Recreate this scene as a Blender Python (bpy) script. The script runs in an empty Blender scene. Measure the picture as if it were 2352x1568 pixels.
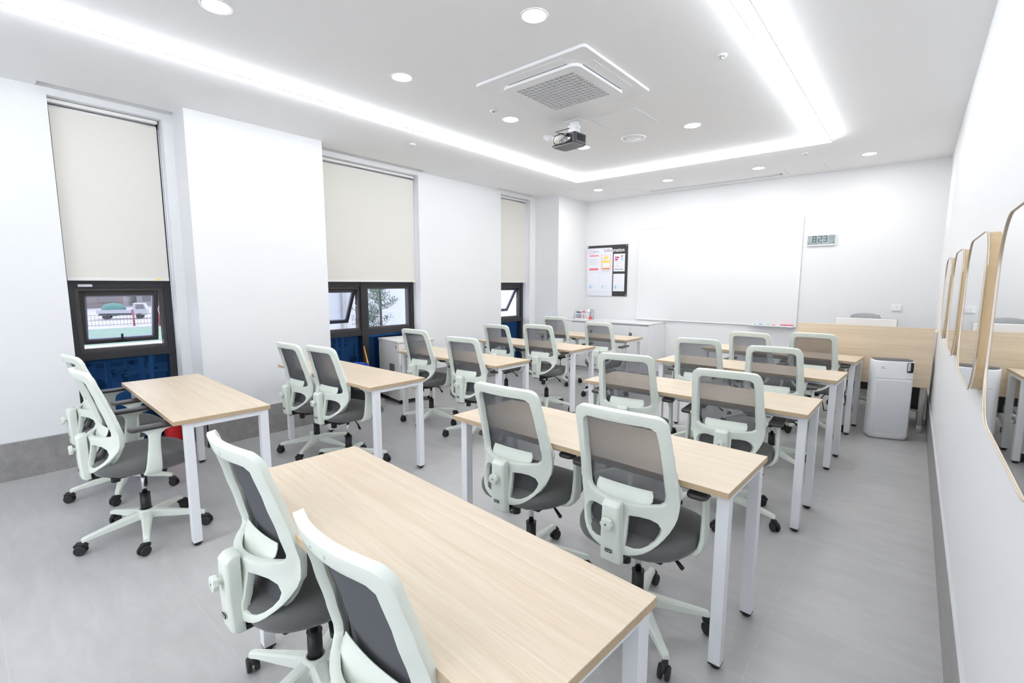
import bpy, bmesh, math, random
from mathutils import Vector, Matrix, geometry
PI = math.pi
C = bpy.context.scene.collection
scene = bpy.context.scene

# ------------------------------------------------------------------ camera
YAW, PITCH, ROLL, FPX, CAMH = 0.7022973, -0.1214559, 0.0017665, 1086.04, 1.482994
cy, sy = math.cos(YAW), math.sin(YAW)
fwd = Vector((-sy*math.cos(PITCH), cy*math.cos(PITCH), math.sin(PITCH)))
r0 = Vector((cy, sy, 0)); u0 = r0.cross(fwd)
cr, sr = math.cos(ROLL), math.sin(ROLL)
rt = cr*r0 + sr*u0; up = -sr*r0 + cr*u0
cam_d = bpy.data.cameras.new('camera'); cam = bpy.data.objects.new('camera', cam_d); C.objects.link(cam)
cam_d.sensor_width = 36.0; cam_d.lens = FPX/2352*36.0; cam_d.clip_start = 0.02; cam_d.clip_end = 500
cam.matrix_world = Matrix(((rt.x, up.x, -fwd.x, 0), (rt.y, up.y, -fwd.y, 0), (rt.z, up.z, -fwd.z, CAMH), (0, 0, 0, 1)))
scene.camera = cam
# ------------------------------------------------------------------ view + world
scene.view_settings.view_transform = 'Standard'; scene.view_settings.look = 'None'
scene.view_settings.gamma = 1; scene.view_settings.use_curve_mapping = False
scene.view_settings.exposure = 0.34
w = bpy.data.worlds.new('sky'); scene.world = w; w.use_nodes = True
bgn = w.node_tree.nodes['Background']; bgn.inputs[0].default_value = (0.86, 0.91, 1.0, 1); bgn.inputs[1].default_value = 2.7

H = 2.94; XR = 0.21; YB = 7.558; YF = -3.0; XW = -5.10; XP = -4.79; XC = -4.62; YC = 6.66

# ------------------------------------------------------------------ ceiling lamps: visible ones (fittings are built below) and added unseen ones
DOWN = [(-2.942,1.048),(-1.709,2.203),(-2.903,2.213),(-2.874,3.373),(-1.692,4.576),(-2.837,4.535),(-3.896,6.681),(-2.789,6.705),(-1.63,6.746),(-0.509,6.814)]
ADDED_BEHIND = [(-2.94,-1.1),(-1.71,-1.1),(-2.94,-2.3),(-1.71,-2.3)]  # unseen fill lamps added behind the camera, no fittings
POWER = 5.0; BEHIND = 0.6
for i, (x, y) in enumerate(DOWN + ADDED_BEHIND):
    l = bpy.data.lights.new('downlight_lamp', 'AREA'); l.shape = 'DISK'; l.size = 0.115; l.energy = POWER*(BEHIND if i >= len(DOWN) else 0.6 if y < 2.5 else 1.1)
    l.color = (1.0, 0.985, 0.96)
    o = bpy.data.objects.new('downlight_lamp', l); o.location = (x, y, H-0.012); C.objects.link(o)
LED = 7.5      # linear light, emission strength

# ------------------------------------------------------------------ materials
M = {}
def nt(m): return m.node_tree
def mat(name, col, rough=0.5, metal=0.0, spec=0.5, bump=None, var=0.0, vscale=8.0, emit=None, estr=0.0, alpha=1.0, trans=0.0, coat=0.0, sheen=0.0):
    m = bpy.data.materials.new(name); m.use_nodes = True
    n = m.node_tree.nodes; l = m.node_tree.links; b = n['Principled BSDF']
    b.inputs['Base Color'].default_value = (*col, 1); b.inputs['Roughness'].default_value = rough
    b.inputs['Metallic'].default_value = metal; b.inputs['Specular IOR Level'].default_value = spec
    if coat: b.inputs['Coat Weight'].default_value = coat
    if sheen: b.inputs['Sheen Weight'].default_value = sheen
    if emit: b.inputs['Emission Color'].default_value = (*emit, 1); b.inputs['Emission Strength'].default_value = estr
    if trans: b.inputs['Transmission Weight'].default_value = trans
    b.inputs['Alpha'].default_value = alpha
    tc = n.new('ShaderNodeTexCoord')
    no = n.new('ShaderNodeTexNoise'); no.inputs['Scale'].default_value = vscale; no.inputs['Detail'].default_value = 4
    l.new(tc.outputs['Object'], no.inputs['Vector'])
    if var:
        mx = n.new('ShaderNodeMix'); mx.data_type = 'RGBA'
        mx.inputs[6].default_value = (*[c*(1-var) for c in col], 1); mx.inputs[7].default_value = (*[min(1, c*(1+var)) for c in col], 1)
        l.new(no.outputs['Fac'], mx.inputs[0]); l.new(mx.outputs[2], b.inputs['Base Color'])
    if bump:
        nb = n.new('ShaderNodeTexNoise'); nb.inputs['Scale'].default_value = bump[0]; nb.inputs['Detail'].default_value = 3
        l.new(tc.outputs['Object'], nb.inputs['Vector'])
        bp = n.new('ShaderNodeBump'); bp.inputs['Strength'].default_value = bump[1]; bp.inputs['Distance'].default_value = bump[2]
        l.new(nb.outputs['Fac'], bp.inputs['Height']); l.new(bp.outputs['Normal'], b.inputs['Normal'])
    M[name] = m
    return m
mat('wall', (0.805, 0.81, 0.82), 0.6, var=0.01, vscale=3, bump=(220, 0.06, 0.001))
mat('ceil', (0.92, 0.92, 0.925), 0.7, var=0.01, vscale=2)
mat('mint', (0.80, 0.85, 0.775), 0.38, var=0.015, vscale=5)
mat('mint_in', (0.50, 0.56, 0.49), 0.45, var=0.02)
mat('seat', (0.125, 0.127, 0.125), 0.95, var=0.35, vscale=420, bump=(700, 0.5, 0.001), sheen=0.3)
mat('pad', (0.045, 0.042, 0.044), 0.42, bump=(500, 0.1, 0.0005))
mat('black', (0.012, 0.012, 0.013), 0.4)
mat('blackr', (0.02, 0.02, 0.022), 0.6)
mat('wheelcap', (0.05, 0.05, 0.054), 0.45)
mat('chrome', (0.75, 0.76, 0.78), 0.18, metal=1.0)
mat('steelw', (0.88, 0.89, 0.92), 0.35, var=0.01)
mat('frame_b', (0.022, 0.022, 0.027), 0.42, var=0.1)
mat('sash', (0.055, 0.05, 0.05), 0.4, var=0.1)
mat('sash_in', (0.20, 0.21, 0.30), 0.4)
mat('blind', (0.73, 0.705, 0.655), 0.85, bump=(900, 0.15, 0.0005))
mat('blindbar', (0.80, 0.79, 0.76), 0.5)
mat('white', (0.88, 0.885, 0.90), 0.4, var=0.01)
mat('whiteg', (0.82, 0.83, 0.84), 0.18, spec=0.5)
mat('mgrey', (0.40, 0.41, 0.42), 0.7)
mat('grille', (0.70, 0.70, 0.74), 0.5)
mat('grey', (0.32, 0.33, 0.34), 0.6)
mat('lgrey', (0.58, 0.585, 0.60), 0.5)
mat('dgrey', (0.12, 0.12, 0.13), 0.6)
mat('gold', (0.62, 0.52, 0.42), 0.32, metal=0.7)
mat('mirror', (0.90, 0.93, 0.93), 0.015, metal=1.0)
mat('red', (0.55, 0.01, 0.015), 0.35)
mat('redl', (0.75, 0.07, 0.08), 0.4)
mat('pinkred', (0.80, 0.10, 0.18), 0.5)
mat('blue', (0.02, 0.06, 0.45), 0.35)
mat('navy', (0.02, 0.035, 0.16), 0.5)
mat('bag', (0.01, 0.06, 0.42), 0.25, bump=(30, 0.8, 0.01))
mat('straw', (0.50, 0.36, 0.19), 0.9, var=0.4, vscale=60)
mat('orange', (0.85, 0.38, 0.07), 0.5)
mat('tray', (0.72, 0.69, 0.60), 0.5)
mat('cream', (0.74, 0.73, 0.68), 0.4, var=0.01)
mat('pinkp', (0.85, 0.22, 0.27), 0.6)
mat('yellow', (0.92, 0.70, 0.16), 0.6)
mat('lblue', (0.45, 0.68, 0.88), 0.6)
mat('magenta', (0.62, 0.06, 0.25), 0.6)
mat('paper', (0.84, 0.86, 0.92), 0.5)
mat('paperw', (0.83, 0.84, 0.90), 0.35)
mat('boardblack', (0.045, 0.042, 0.04), 0.4)
mat('skin', (0.75, 0.50, 0.38), 0.6)
mat('green', (0.10, 0.50, 0.18), 0.5)
mat('lcd', (0.33, 0.40, 0.41), 0.3)
mat('lcdink', (0.05, 0.07, 0.07), 0.5)
mat('lcdink2', (0.17, 0.22, 0.25), 0.5)
mat('proj', (0.055, 0.055, 0.065), 0.4, bump=(300, 0.1, 0.001))
mat('projb', (0.20, 0.20, 0.21), 0.5)
mat('led', (1, 1, 1), 0.5, emit=(0.90, 0.95, 1.0), estr=LED)
mat('ledside', (1, 1, 1), 0.5, emit=(0.90, 0.95, 1.0), estr=LED*2.6)
mat('lampface', (1, 1, 1), 0.5, emit=(1.0, 0.985, 0.96), estr=8.0)
mat('asphalt', (0.32, 0.31, 0.33), 0.9, var=0.12, vscale=0.4)
mat('turf', (0.14, 0.22, 0.18), 0.9, var=0.2, vscale=2)
mat('bldg', (0.24, 0.235, 0.25), 0.8)
mat('bldg2', (0.15, 0.135, 0.135), 0.8, var=0.1)
mat('truckw', (0.31, 0.32, 0.36), 0.4)
mat('tarp', (0.055, 0.15, 0.14), 0.6)
mat('outred', (0.24, 0.06, 0.09), 0.6)
mat('outgrey', (0.10, 0.10, 0.125), 0.6)
mat('bark', (0.09, 0.075, 0.065), 0.9, var=0.3)
mat('pine', (0.11, 0.19, 0.12), 0.7, var=0.4, vscale=6)
mat('plasticclear', (0.85, 0.87, 0.9), 0.1, alpha=0.35)
mat('lens', (0.02, 0.02, 0.04), 0.05)

def glass_mat(name, tint, rough, alpha_mix, gloss=0.06):
    m = bpy.data.materials.new(name); m.use_nodes = True; n = m.node_tree.nodes; l = m.node_tree.links
    n.clear(); out = n.new('ShaderNodeOutputMaterial')
    tr = n.new('ShaderNodeBsdfTransparent'); tr.inputs[0].default_value = (*tint, 1)
    gl = n.new('ShaderNodeBsdfGlossy'); gl.inputs[1].default_value = rough; gl.inputs[0].default_value = (0.9, 0.95, 1, 1)
    lw = n.new('ShaderNodeLayerWeight'); lw.inputs[0].default_value = 0.5
    p5 = n.new('ShaderNodeMath'); p5.operation = 'POWER'; p5.inputs[1].default_value = 5.0; l.new(lw.outputs['Facing'], p5.inputs[0])
    fr = n.new('ShaderNodeMath'); fr.operation = 'MULTIPLY_ADD'; fr.inputs[1].default_value = 0.9; fr.inputs[2].default_value = 0.04; l.new(p5.outputs[0], fr.inputs[0])
    mx = n.new('ShaderNodeMixShader'); l.new(fr.outputs[0], mx.inputs[0]); l.new(tr.outputs[0], mx.inputs[1]); l.new(gl.outputs[0], mx.inputs[2])
    l.new(mx.outputs[0], out.inputs[0]); M[name] = m
glass_mat('glass', (0.97, 0.97, 1.0), 0.0, 1)
mat('navyglass', (0.003, 0.018, 0.06), 0.04, spec=1.0, coat=0.6)
def reflect_navy():
    m = bpy.data.materials.new('navyglass'); m.use_nodes = True; n = m.node_tree.nodes; l = m.node_tree.links
    n.clear(); out = n.new('ShaderNodeOutputMaterial')
    d = n.new('ShaderNodeBsdfDiffuse'); d.inputs[0].default_value = (0.004, 0.02, 0.06, 1)
    g = n.new('ShaderNodeBsdfGlossy'); g.inputs[0].default_value = (0.10, 0.30, 0.72, 1); g.inputs[1].default_value = 0.015
    lw = n.new('ShaderNodeLayerWeight'); lw.inputs[0].default_value = 0.35
    mp = n.new('ShaderNodeMapRange'); mp.inputs[3].default_value = 0.16; mp.inputs[4].default_value = 0.7
    l.new(lw.outputs['Fresnel'], mp.inputs[0])
    mx = n.new('ShaderNodeMixShader'); l.new(mp.outputs[0], mx.inputs[0]); l.new(d.outputs[0], mx.inputs[1]); l.new(g.outputs[0], mx.inputs[2])
    l.new(mx.outputs[0], out.inputs[0]); M['navyglass'] = m
reflect_navy()
def mesh_fabric():
    m = bpy.data.materials.new('chair_mesh'); m.use_nodes = True; n = m.node_tree.nodes; l = m.node_tree.links
    n.clear(); out = n.new('ShaderNodeOutputMaterial')
    tr = n.new('ShaderNodeBsdfTransparent'); tr.inputs[0].default_value = (0.90, 0.90, 0.92, 1)
    d = n.new('ShaderNodeBsdfDiffuse'); d.inputs[0].default_value = (0.135, 0.138, 0.148, 1)
    tc = n.new('ShaderNodeTexCoord'); mp = n.new('ShaderNodeMapping'); mp.inputs['Scale'].default_value = (1, 1, 1)
    wv = n.new('ShaderNodeTexWave'); wv.wave_type = 'BANDS'; wv.bands_direction = 'Z'; wv.inputs['Scale'].default_value = 150; wv.inputs['Distortion'].default_value = 0
    wx = n.new('ShaderNodeTexWave'); wx.wave_type = 'BANDS'; wx.bands_direction = 'X'; wx.inputs['Scale'].default_value = 150
    l.new(tc.outputs['Object'], mp.inputs[0]); l.new(mp.outputs[0], wv.inputs[0]); l.new(mp.outputs[0], wx.inputs[0])
    mu = n.new('ShaderNodeMath'); mu.operation = 'MULTIPLY'; l.new(wv.outputs['Fac'], mu.inputs[0]); l.new(wx.outputs['Fac'], mu.inputs[1])
    # facing: the weave closes when it is seen at a slant
    lw = n.new('ShaderNodeLayerWeight'); lw.inputs[0].default_value = 0.5
    a = n.new('ShaderNodeMath'); a.operation = 'MULTIPLY_ADD'; a.inputs[1].default_value = 0.72; a.inputs[2].default_value = 0.56
    l.new(lw.outputs['Facing'], a.inputs[0])
    b = n.new('ShaderNodeMath'); b.operation = 'MULTIPLY_ADD'; b.inputs[1].default_value = -0.16; l.new(mu.outputs[0], b.inputs[0]); l.new(a.outputs[0], b.inputs[2])
    b.use_clamp = True
    mx = n.new('ShaderNodeMixShader'); l.new(b.outputs[0], mx.inputs[0]); l.new(tr.outputs[0], mx.inputs[1]); l.new(d.outputs[0], mx.inputs[2])
    l.new(mx.outputs[0], out.inputs[0]); M['mesh'] = m
mesh_fabric()
def wood_mat(name, c1, c2, rough=0.42, axis='X', sc=1.0):
    m = bpy.data.materials.new(name); m.use_nodes = True; n = m.node_tree.nodes; l = m.node_tree.links; b = n['Principled BSDF']
    b.inputs['Roughness'].default_value = rough
    tc = n.new('ShaderNodeTexCoord'); mp = n.new('ShaderNodeMapping')
    s = {'X': (5.0, 170, 170), 'Z': (80, 80, 2.0)}[axis]; mp.inputs['Scale'].default_value = tuple(v*sc for v in s)
    no = n.new('ShaderNodeTexNoise'); no.inputs['Scale'].default_value = 1.0; no.inputs['Detail'].default_value = 6; no.inputs['Roughness'].default_value = 0.65; no.inputs['Distortion'].default_value = 0.3
    mp2 = n.new('ShaderNodeMapping'); mp2.inputs['Scale'].default_value = tuple(v*0.16*sc for v in s)
    n2 = n.new('ShaderNodeTexNoise'); n2.inputs['Scale'].default_value = 1.2; n2.inputs['Detail'].default_value = 3; n2.inputs['Distortion'].default_value = 0.8
    oi = n.new('ShaderNodeObjectInfo'); ad = n.new('ShaderNodeVectorMath'); ad.operation = 'ADD'
    l.new(tc.outputs['Object'], ad.inputs[0]); l.new(oi.outputs['Random'], ad.inputs[1])
    l.new(ad.outputs[0], mp.inputs[0]); l.new(ad.outputs[0], mp2.inputs[0]); l.new(mp.outputs[0], no.inputs['Vector']); l.new(mp2.outputs[0], n2.inputs['Vector'])
    a = n.new('ShaderNodeMath'); a.operation = 'MULTIPLY_ADD'; a.inputs[1].default_value = 0.42; l.new(n2.outputs['Fac'], a.inputs[0])
    h = n.new('ShaderNodeMath'); h.operation = 'MULTIPLY'; h.inputs[1].default_value = 0.58; l.new(no.outputs['Fac'], h.inputs[0]); l.new(h.outputs[0], a.inputs[2])
    cr_ = n.new('ShaderNodeValToRGB'); cr_.color_ramp.elements[0].position = 0.36; cr_.color_ramp.elements[0].color = (*c1, 1)
    cr_.color_ramp.elements[1].position = 0.62; cr_.color_ramp.elements[1].color = (*c2, 1)
    l.new(a.outputs[0], cr_.inputs[0]); l.new(cr_.outputs[0], b.inputs['Base Color']); M[name] = m
wood_mat('oak', (0.635, 0.51, 0.37), (0.725, 0.615, 0.48))
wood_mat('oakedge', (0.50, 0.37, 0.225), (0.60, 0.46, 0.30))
wood_mat('deskwood', (0.70, 0.55, 0.38), (0.80, 0.67, 0.50), axis='X', sc=0.5)
wood_mat('mirwood', (0.55, 0.39, 0.21), (0.64, 0.48, 0.29), axis='Z')

def tile_mat(name, base, line, gw=0.0022, ox=-0.382, oy=0.01, var=0.055, rough=0.35, lines=True):
    m = bpy.data.materials.new(name); m.use_nodes = True; n = m.node_tree.nodes; l = m.node_tree.links; b = n['Principled BSDF']
    b.inputs['Roughness'].default_value = rough; b.inputs['Specular IOR Level'].default_value = 0.4
    tc = n.new('ShaderNodeTexCoord')
    mp = n.new('ShaderNodeMapping'); mp.inputs['Scale'].default_value = (2.2, 9.0, 9.0); mp.inputs['Rotation'].default_value = (0, 0, 0.25)
    no = n.new('ShaderNodeTexNoise'); no.inputs['Scale'].default_value = 1.6; no.inputs['Detail'].default_value = 8; no.inputs['Roughness'].default_value = 0.62; no.inputs['Distortion'].default_value = 0.5
    l.new(tc.outputs['Object'], mp.inputs[0]); l.new(mp.outputs[0], no.inputs['Vector'])
    mx = n.new('ShaderNodeMix'); mx.data_type = 'RGBA'
    mx.inputs[6].default_value = (*[c*(1-var) for c in base], 1); mx.inputs[7].default_value = (*[c*(1+var) for c in base], 1)
    mr = n.new('ShaderNodeMapRange'); mr.inputs[1].default_value = 0.35; mr.inputs[2].default_value = 0.65; l.new(no.outputs['Fac'], mr.inputs[0]); l.new(mr.outputs[0], mx.inputs[0])
    last = mx.outputs[2]
    if lines:
        sx_ = n.new('ShaderNodeSeparateXYZ'); l.new(tc.outputs['Object'], sx_.inputs[0])
        hs = []
        for k, off in ((0, ox), (1, oy)):
            a = n.new('ShaderNodeMath'); a.operation = 'ADD'; a.inputs[1].default_value = -off + 60.0 + 0.3; l.new(sx_.outputs[k], a.inputs[0])
            f = n.new('ShaderNodeMath'); f.operation = 'MODULO'; f.inputs[1].default_value = 0.6; l.new(a.outputs[0], f.inputs[0])
            s_ = n.new('ShaderNodeMath'); s_.operation = 'SUBTRACT'; s_.inputs[1].default_value = 0.3; l.new(f.outputs[0], s_.inputs[0])
            ab = n.new('ShaderNodeMath'); ab.operation = 'ABSOLUTE'; l.new(s_.outputs[0], ab.inputs[0])
            lt = n.new('ShaderNodeMath'); lt.operation = 'LESS_THAN'; lt.inputs[1].default_value = gw; l.new(ab.outputs[0], lt.inputs[0]); hs.append(lt)
        mxm = n.new('ShaderNodeMath'); mxm.operation = 'MAXIMUM'; l.new(hs[0].outputs[0], mxm.inputs[0]); l.new(hs[1].outputs[0], mxm.inputs[1])
        m2 = n.new('ShaderNodeMix'); m2.data_type = 'RGBA'; l.new(mxm.outputs[0], m2.inputs[0]); l.new(last, m2.inputs[6]); m2.inputs[7].default_value = (*line, 1); last = m2.outputs[2]
    l.new(last, b.inputs['Base Color']); M[name] = m
tile_mat('floor', (0.475, 0.468, 0.468), (0.52, 0.515, 0.51), gw=0.0016)
tile_mat('bbtile', (0.30, 0.29, 0.285), (0.4, 0.4, 0.4), lines=False, var=0.12)
def block_mat():
    m = bpy.data.materials.new('blockwall'); m.use_nodes = True; n = m.node_tree.nodes; l = m.node_tree.links; b = n['Principled BSDF']
    b.inputs['Roughness'].default_value = 0.8
    tc = n.new('ShaderNodeTexCoord'); br = n.new('ShaderNodeTexBrick'); br.inputs['Scale'].default_value = 1.0
    mp = n.new('ShaderNodeMapping'); mp.inputs['Rotation'].default_value = (PI/2, 0, PI/2)
    l.new(tc.outputs['Object'], mp.inputs[0]); l.new(mp.outputs[0], br.inputs['Vector'])
    br.inputs['Color1'].default_value = (0.42, 0.44, 0.48, 1); br.inputs['Color2'].default_value = (0.44, 0.455, 0.49, 1); br.inputs['Mortar'].default_value = (0.20, 0.215, 0.25, 1)
    br.inputs['Mortar Size'].default_value = 0.012; br.inputs['Brick Width'].default_value = 1.2; br.inputs['Row Height'].default_value = 0.35
    l.new(br.outputs[0], b.inputs['Base Color']); M['block'] = m
block_mat()

# ------------------------------------------------------------------ mesh helpers
class MB:
    """collects geometry, then becomes one mesh object"""
    def __init__(s): s.bm = bmesh.new()
    def _add(s, verts, faces, smooth=False):
        vs = [s.bm.verts.new(v) for v in verts]
        for f in faces:
            try:
                fc = s.bm.faces.new([vs[i] for i in f]); fc.smooth = smooth
            except ValueError: pass
    def merge(s, bm2, M4=None, smooth=True):
        me = bpy.data.meshes.new('tmp'); bm2.to_mesh(me); bm2.free()
        if M4 is not None: me.transform(M4)
        n0 = len(s.bm.faces); s.bm.from_mesh(me); bpy.data.meshes.remove(me)
        s.bm.faces.ensure_lookup_table()
        for f in s.bm.faces[n0:]: f.smooth = smooth
    def box(s, x0, x1, y0, y1, z0, z1, r=0.0, seg=2, M4=None):
        b = bmesh.new(); bmesh.ops.create_cube(b, size=1)
        for v in b.verts: v.co = Vector(((x0+x1)/2+v.co.x*(x1-x0), (y0+y1)/2+v.co.y*(y1-y0), (z0+z1)/2+v.co.z*(z1-z0)))
        if r > 0: bmesh.ops.bevel(b, geom=list(b.edges), offset=r, segments=seg, affect='EDGES', profile=0.5)
        s.merge(b, M4, smooth=False); return s
    def rprism(s, pts, z0, z1, M4=None, bev=0.0, smooth=False):
        """pts: outline in xy, extruded in z"""
        b = bmesh.new(); vs = [b.verts.new((p[0], p[1], z0)) for p in pts]; f = b.faces.new(vs)
        g = bmesh.ops.extrude_face_region(b, geom=[f]); bmesh.ops.translate(b, verts=[e for e in g['geom'] if isinstance(e, bmesh.types.BMVert)], vec=(0, 0, z1-z0))
        bmesh.ops.recalc_face_normals(b, faces=b.faces)
        if bev > 0:
            es = [e for e in b.edges if abs(e.verts[0].co.z-e.verts[1].co.z) < 1e-6]
            bmesh.ops.bevel(b, geom=es, offset=bev, segments=2, affect='EDGES', profile=0.5)
        s.merge(b, M4, smooth); return s
    def tube(s, path, r, n=10, cap=True, smooth=True, rx=None, closed=False, flat=None):
        """sweep an ellipse (r, rx) or a rounded rectangle along a path"""
        P = [Vector(p) for p in path]; rings = []
        N = len(P); prev = None
        for i, p in enumerate(P):
            if closed: t = (P[(i+1) % N]-P[i-1])
            else: t = (P[min(i+1, N-1)]-P[max(i-1, 0)])
            t.normalize()
            if prev is None:
                a = Vector((0, 0, 1)) if abs(t.z) < 0.9 else Vector((1, 0, 0)); u = t.cross(a).normalized()
            else:
                u = (prev - t*prev.dot(t)).normalized()
            prev = u; v = t.cross(u)
            rr = r[i] if isinstance(r, (list, tuple)) else r
            r2 = rr if rx is None else (rx[i] if isinstance(rx, (list, tuple)) else rx)
            rings.append([s.bm.verts.new(p + u*math.cos(2*PI*k/n)*rr + v*math.sin(2*PI*k/n)*r2) for k in range(n)])
        m = N if closed else N-1
        for i in range(m):
            a, b = rings[i], rings[(i+1) % N]
            for k in range(n):
                f = s.bm.faces.new((a[k], a[(k+1) % n], b[(k+1) % n], b[k])); f.smooth = smooth
        if cap and not closed:
            s.bm.faces.new(rings[0][::-1]); s.bm.faces.new(rings[-1])
        return s
    def cyl(s, p0, p1, r, n=16, r2=None, smooth=True):
        return s.tube([p0, p1], [r, r if r2 is None else r2], n=n, smooth=smooth)
    def lathe(s, prof, c=(0, 0, 0), n=24, smooth=True, M4=None):
        """prof: list of (radius, z)"""
        b = bmesh.new(); rings = []
        for (r, z) in prof:
            if r < 1e-6: rings.append([b.verts.new((c[0], c[1], c[2]+z))])
            else: rings.append([b.verts.new((c[0]+r*math.cos(2*PI*k/n), c[1]+r*math.sin(2*PI*k/n), c[2]+z)) for k in range(n)])
        for a, bb in zip(rings, rings[1:]):
            for k in range(n):
                q = [a[k % len(a)], a[(k+1) % len(a)], bb[(k+1) % len(bb)], bb[k % len(bb)]]
                q2 = []
                for v in q:
                    if v not in q2: q2.append(v)
                if len(q2) > 2: b.faces.new(q2)
        bmesh.ops.recalc_face_normals(b, faces=b.faces)
        s.merge(b, M4, smooth); return s
    def quad(s, a, b, c, d): s._add([a, b, c, d], [(0, 1, 2, 3)]); return s
    def sphere(s, c, r, seg=16, sc=(1, 1, 1), smooth=True):
        b = bmesh.new(); bmesh.ops.create_uvsphere(b, u_segments=seg, v_segments=seg//2, radius=r)
        for v in b.verts: v.co = Vector((c[0]+v.co.x*sc[0], c[1]+v.co.y*sc[1], c[2]+v.co.z*sc[2]))
        s.merge(b, None, smooth); return s
    def done(s, name, m, parent=None, loc=None, rot=None, mods=None):
        me = bpy.data.meshes.new(name); s.bm.to_mesh(me); s.bm.free()
        mm = m if isinstance(m, (list, tuple)) else [m]
        for k in mm: me.materials.append(M[k])
        o = bpy.data.objects.new(name, me); C.objects.link(o)
        if parent is not None: o.parent = parent
        if loc: o.location = loc
        if rot: o.rotation_euler = rot
        return o
def bake(o, mods):
    """apply a list of (type, props) modifiers through the depsgraph"""
    for t, pr in mods:
        md = o.modifiers.new(t, t)
        for k, v in pr.items(): setattr(md, k, v)
    dg = bpy.context.evaluated_depsgraph_get(); me = bpy.data.meshes.new_from_object(o.evaluated_get(dg))
    for md in list(o.modifiers): o.modifiers.remove(md)
    old = o.data; o.data = me; me.name = o.name
    if old.users == 0: bpy.data.meshes.remove(old)
    return o
def tag(o, label, cat, group=None, kind=None):
    if label: o['label'] = label
    if cat: o['category'] = cat
    if group: o['group'] = group
    if kind: o['kind'] = kind
    return o
def thing(name, label, cat, loc=(0, 0, 0), rotz=0.0, group=None):
    o = bpy.data.objects.new(name, None); o.empty_display_size = 0.1; C.objects.link(o)
    o.location = loc; o.rotation_euler = (0, 0, rotz)
    return tag(o, label, cat, group)
def struct(o): o['kind'] = 'structure'; return o
def kids(o): return [c for c in bpy.data.objects if c.parent == o]
def copy_tree(o, parent=None):
    c = o.copy(); C.objects.link(c)
    if parent is not None:
        c.parent = parent; c.matrix_parent_inverse = o.matrix_parent_inverse.copy()
    for ch in TREE.get(o.name, []) : copy_tree(ch, c)
    return c
TREE = {}
def index_tree(o):
    ks = kids(o); TREE[o.name] = ks
    for k in ks: index_tree(k)
def rrect(cx_, cy_, w_, h_, r, n=6):
    pts = []
    for (sx_, sy_, a0) in ((1, 1, 0), (-1, 1, 90), (-1, -1, 180), (1, -1, 270)):
        for k in range(n+1):
            a = math.radians(a0+90*k/n); pts.append((cx_+sx_*(w_/2-r)+r*math.cos(a), cy_+sy_*(h_/2-r)+r*math.sin(a)))
    return pts
def text_bm(txt, size, extr=0.0006, align='CENTER', bold=0.0):
    cu = bpy.data.curves.new('t', 'FONT'); cu.body = txt; cu.size = size; cu.extrude = extr; cu.align_x = align; cu.align_y = 'CENTER'; cu.resolution_u = 3
    cu.offset = bold
    o = bpy.data.objects.new('t', cu); C.objects.link(o)
    dg = bpy.context.evaluated_depsgraph_get(); me = bpy.data.meshes.new_from_object(o.evaluated_get(dg))
    b = bmesh.new(); b.from_mesh(me); bpy.data.objects.remove(o); bpy.data.curves.remove(cu); bpy.data.meshes.remove(me)
    return b
ROT_X90 = Matrix.Rotation(PI/2, 4, 'X')     # text lying in xy -> standing in xz, read from -y
def plane_holes(mb, u0, u1, v0, v1, holes, fn):
    """rectangle in (u,v) minus rectangular holes; fn maps (u,v) to a point"""
    us = sorted({u0, u1, *[h[0] for h in holes], *[h[1] for h in holes]}); vs = sorted({v0, v1, *[h[2] for h in holes], *[h[3] for h in holes]})
    us = [u for u in us if u0 <= u <= u1]; vs = [v for v in vs if v0 <= v <= v1]
    for a, b in zip(us, us[1:]):
        for c, d in zip(vs, vs[1:]):
            mu, mv = (a+b)/2, (c+d)/2
            if any(h[0] < mu < h[1] and h[2] < mv < h[3] for h in holes): continue
            mb.quad(fn(a, c), fn(b, c), fn(b, d), fn(a, d))

# ================================================================== SETTING
WIN = [(0.60, 1.32), (2.60, 4.11), (5.75, 6.50)]     # openings along the left wall (y0, y1)
WTOP = 2.89; XG = -5.25                                # window plane
mb = MB(); mb.box(-5.6, XR+.25, YF-.2, YB+.25, -0.12, 0.0); struct(mb.done('floor', 'floor'))
SLOTS = [(XW, -4.985, 0.545, 1.40), (XW, -4.985, 2.61, 4.16), (XW, -4.985, 5.60, 6.47)]
mb = MB()
plane_holes(mb, -5.6, XR+.2, YF-.2, YB+.2, SLOTS, lambda u, v: (u, v, H))
for (a, b, c, d) in SLOTS:
    z2 = H+0.07
    mb.quad((a, c, z2), (b, c, z2), (b, d, z2), (a, d, z2))
    mb.quad((a, c, H), (b, c, H), (b, c, z2), (a, c, z2)); mb.quad((a, d, H), (b, d, H), (b, d, z2), (a, d, z2))
    mb.quad((a, c, H), (a, d, H), (a, d, z2), (a, c, z2)); mb.quad((b, c, H), (b, d, H), (b, d, z2), (b, c, z2))
mb.box(-5.6, XR+.2, YF-.2, YB+.2, H+.10, H+.2)
struct(mb.done('ceiling', 'ceil'))
def slot_frame(c, d):
    return
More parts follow.
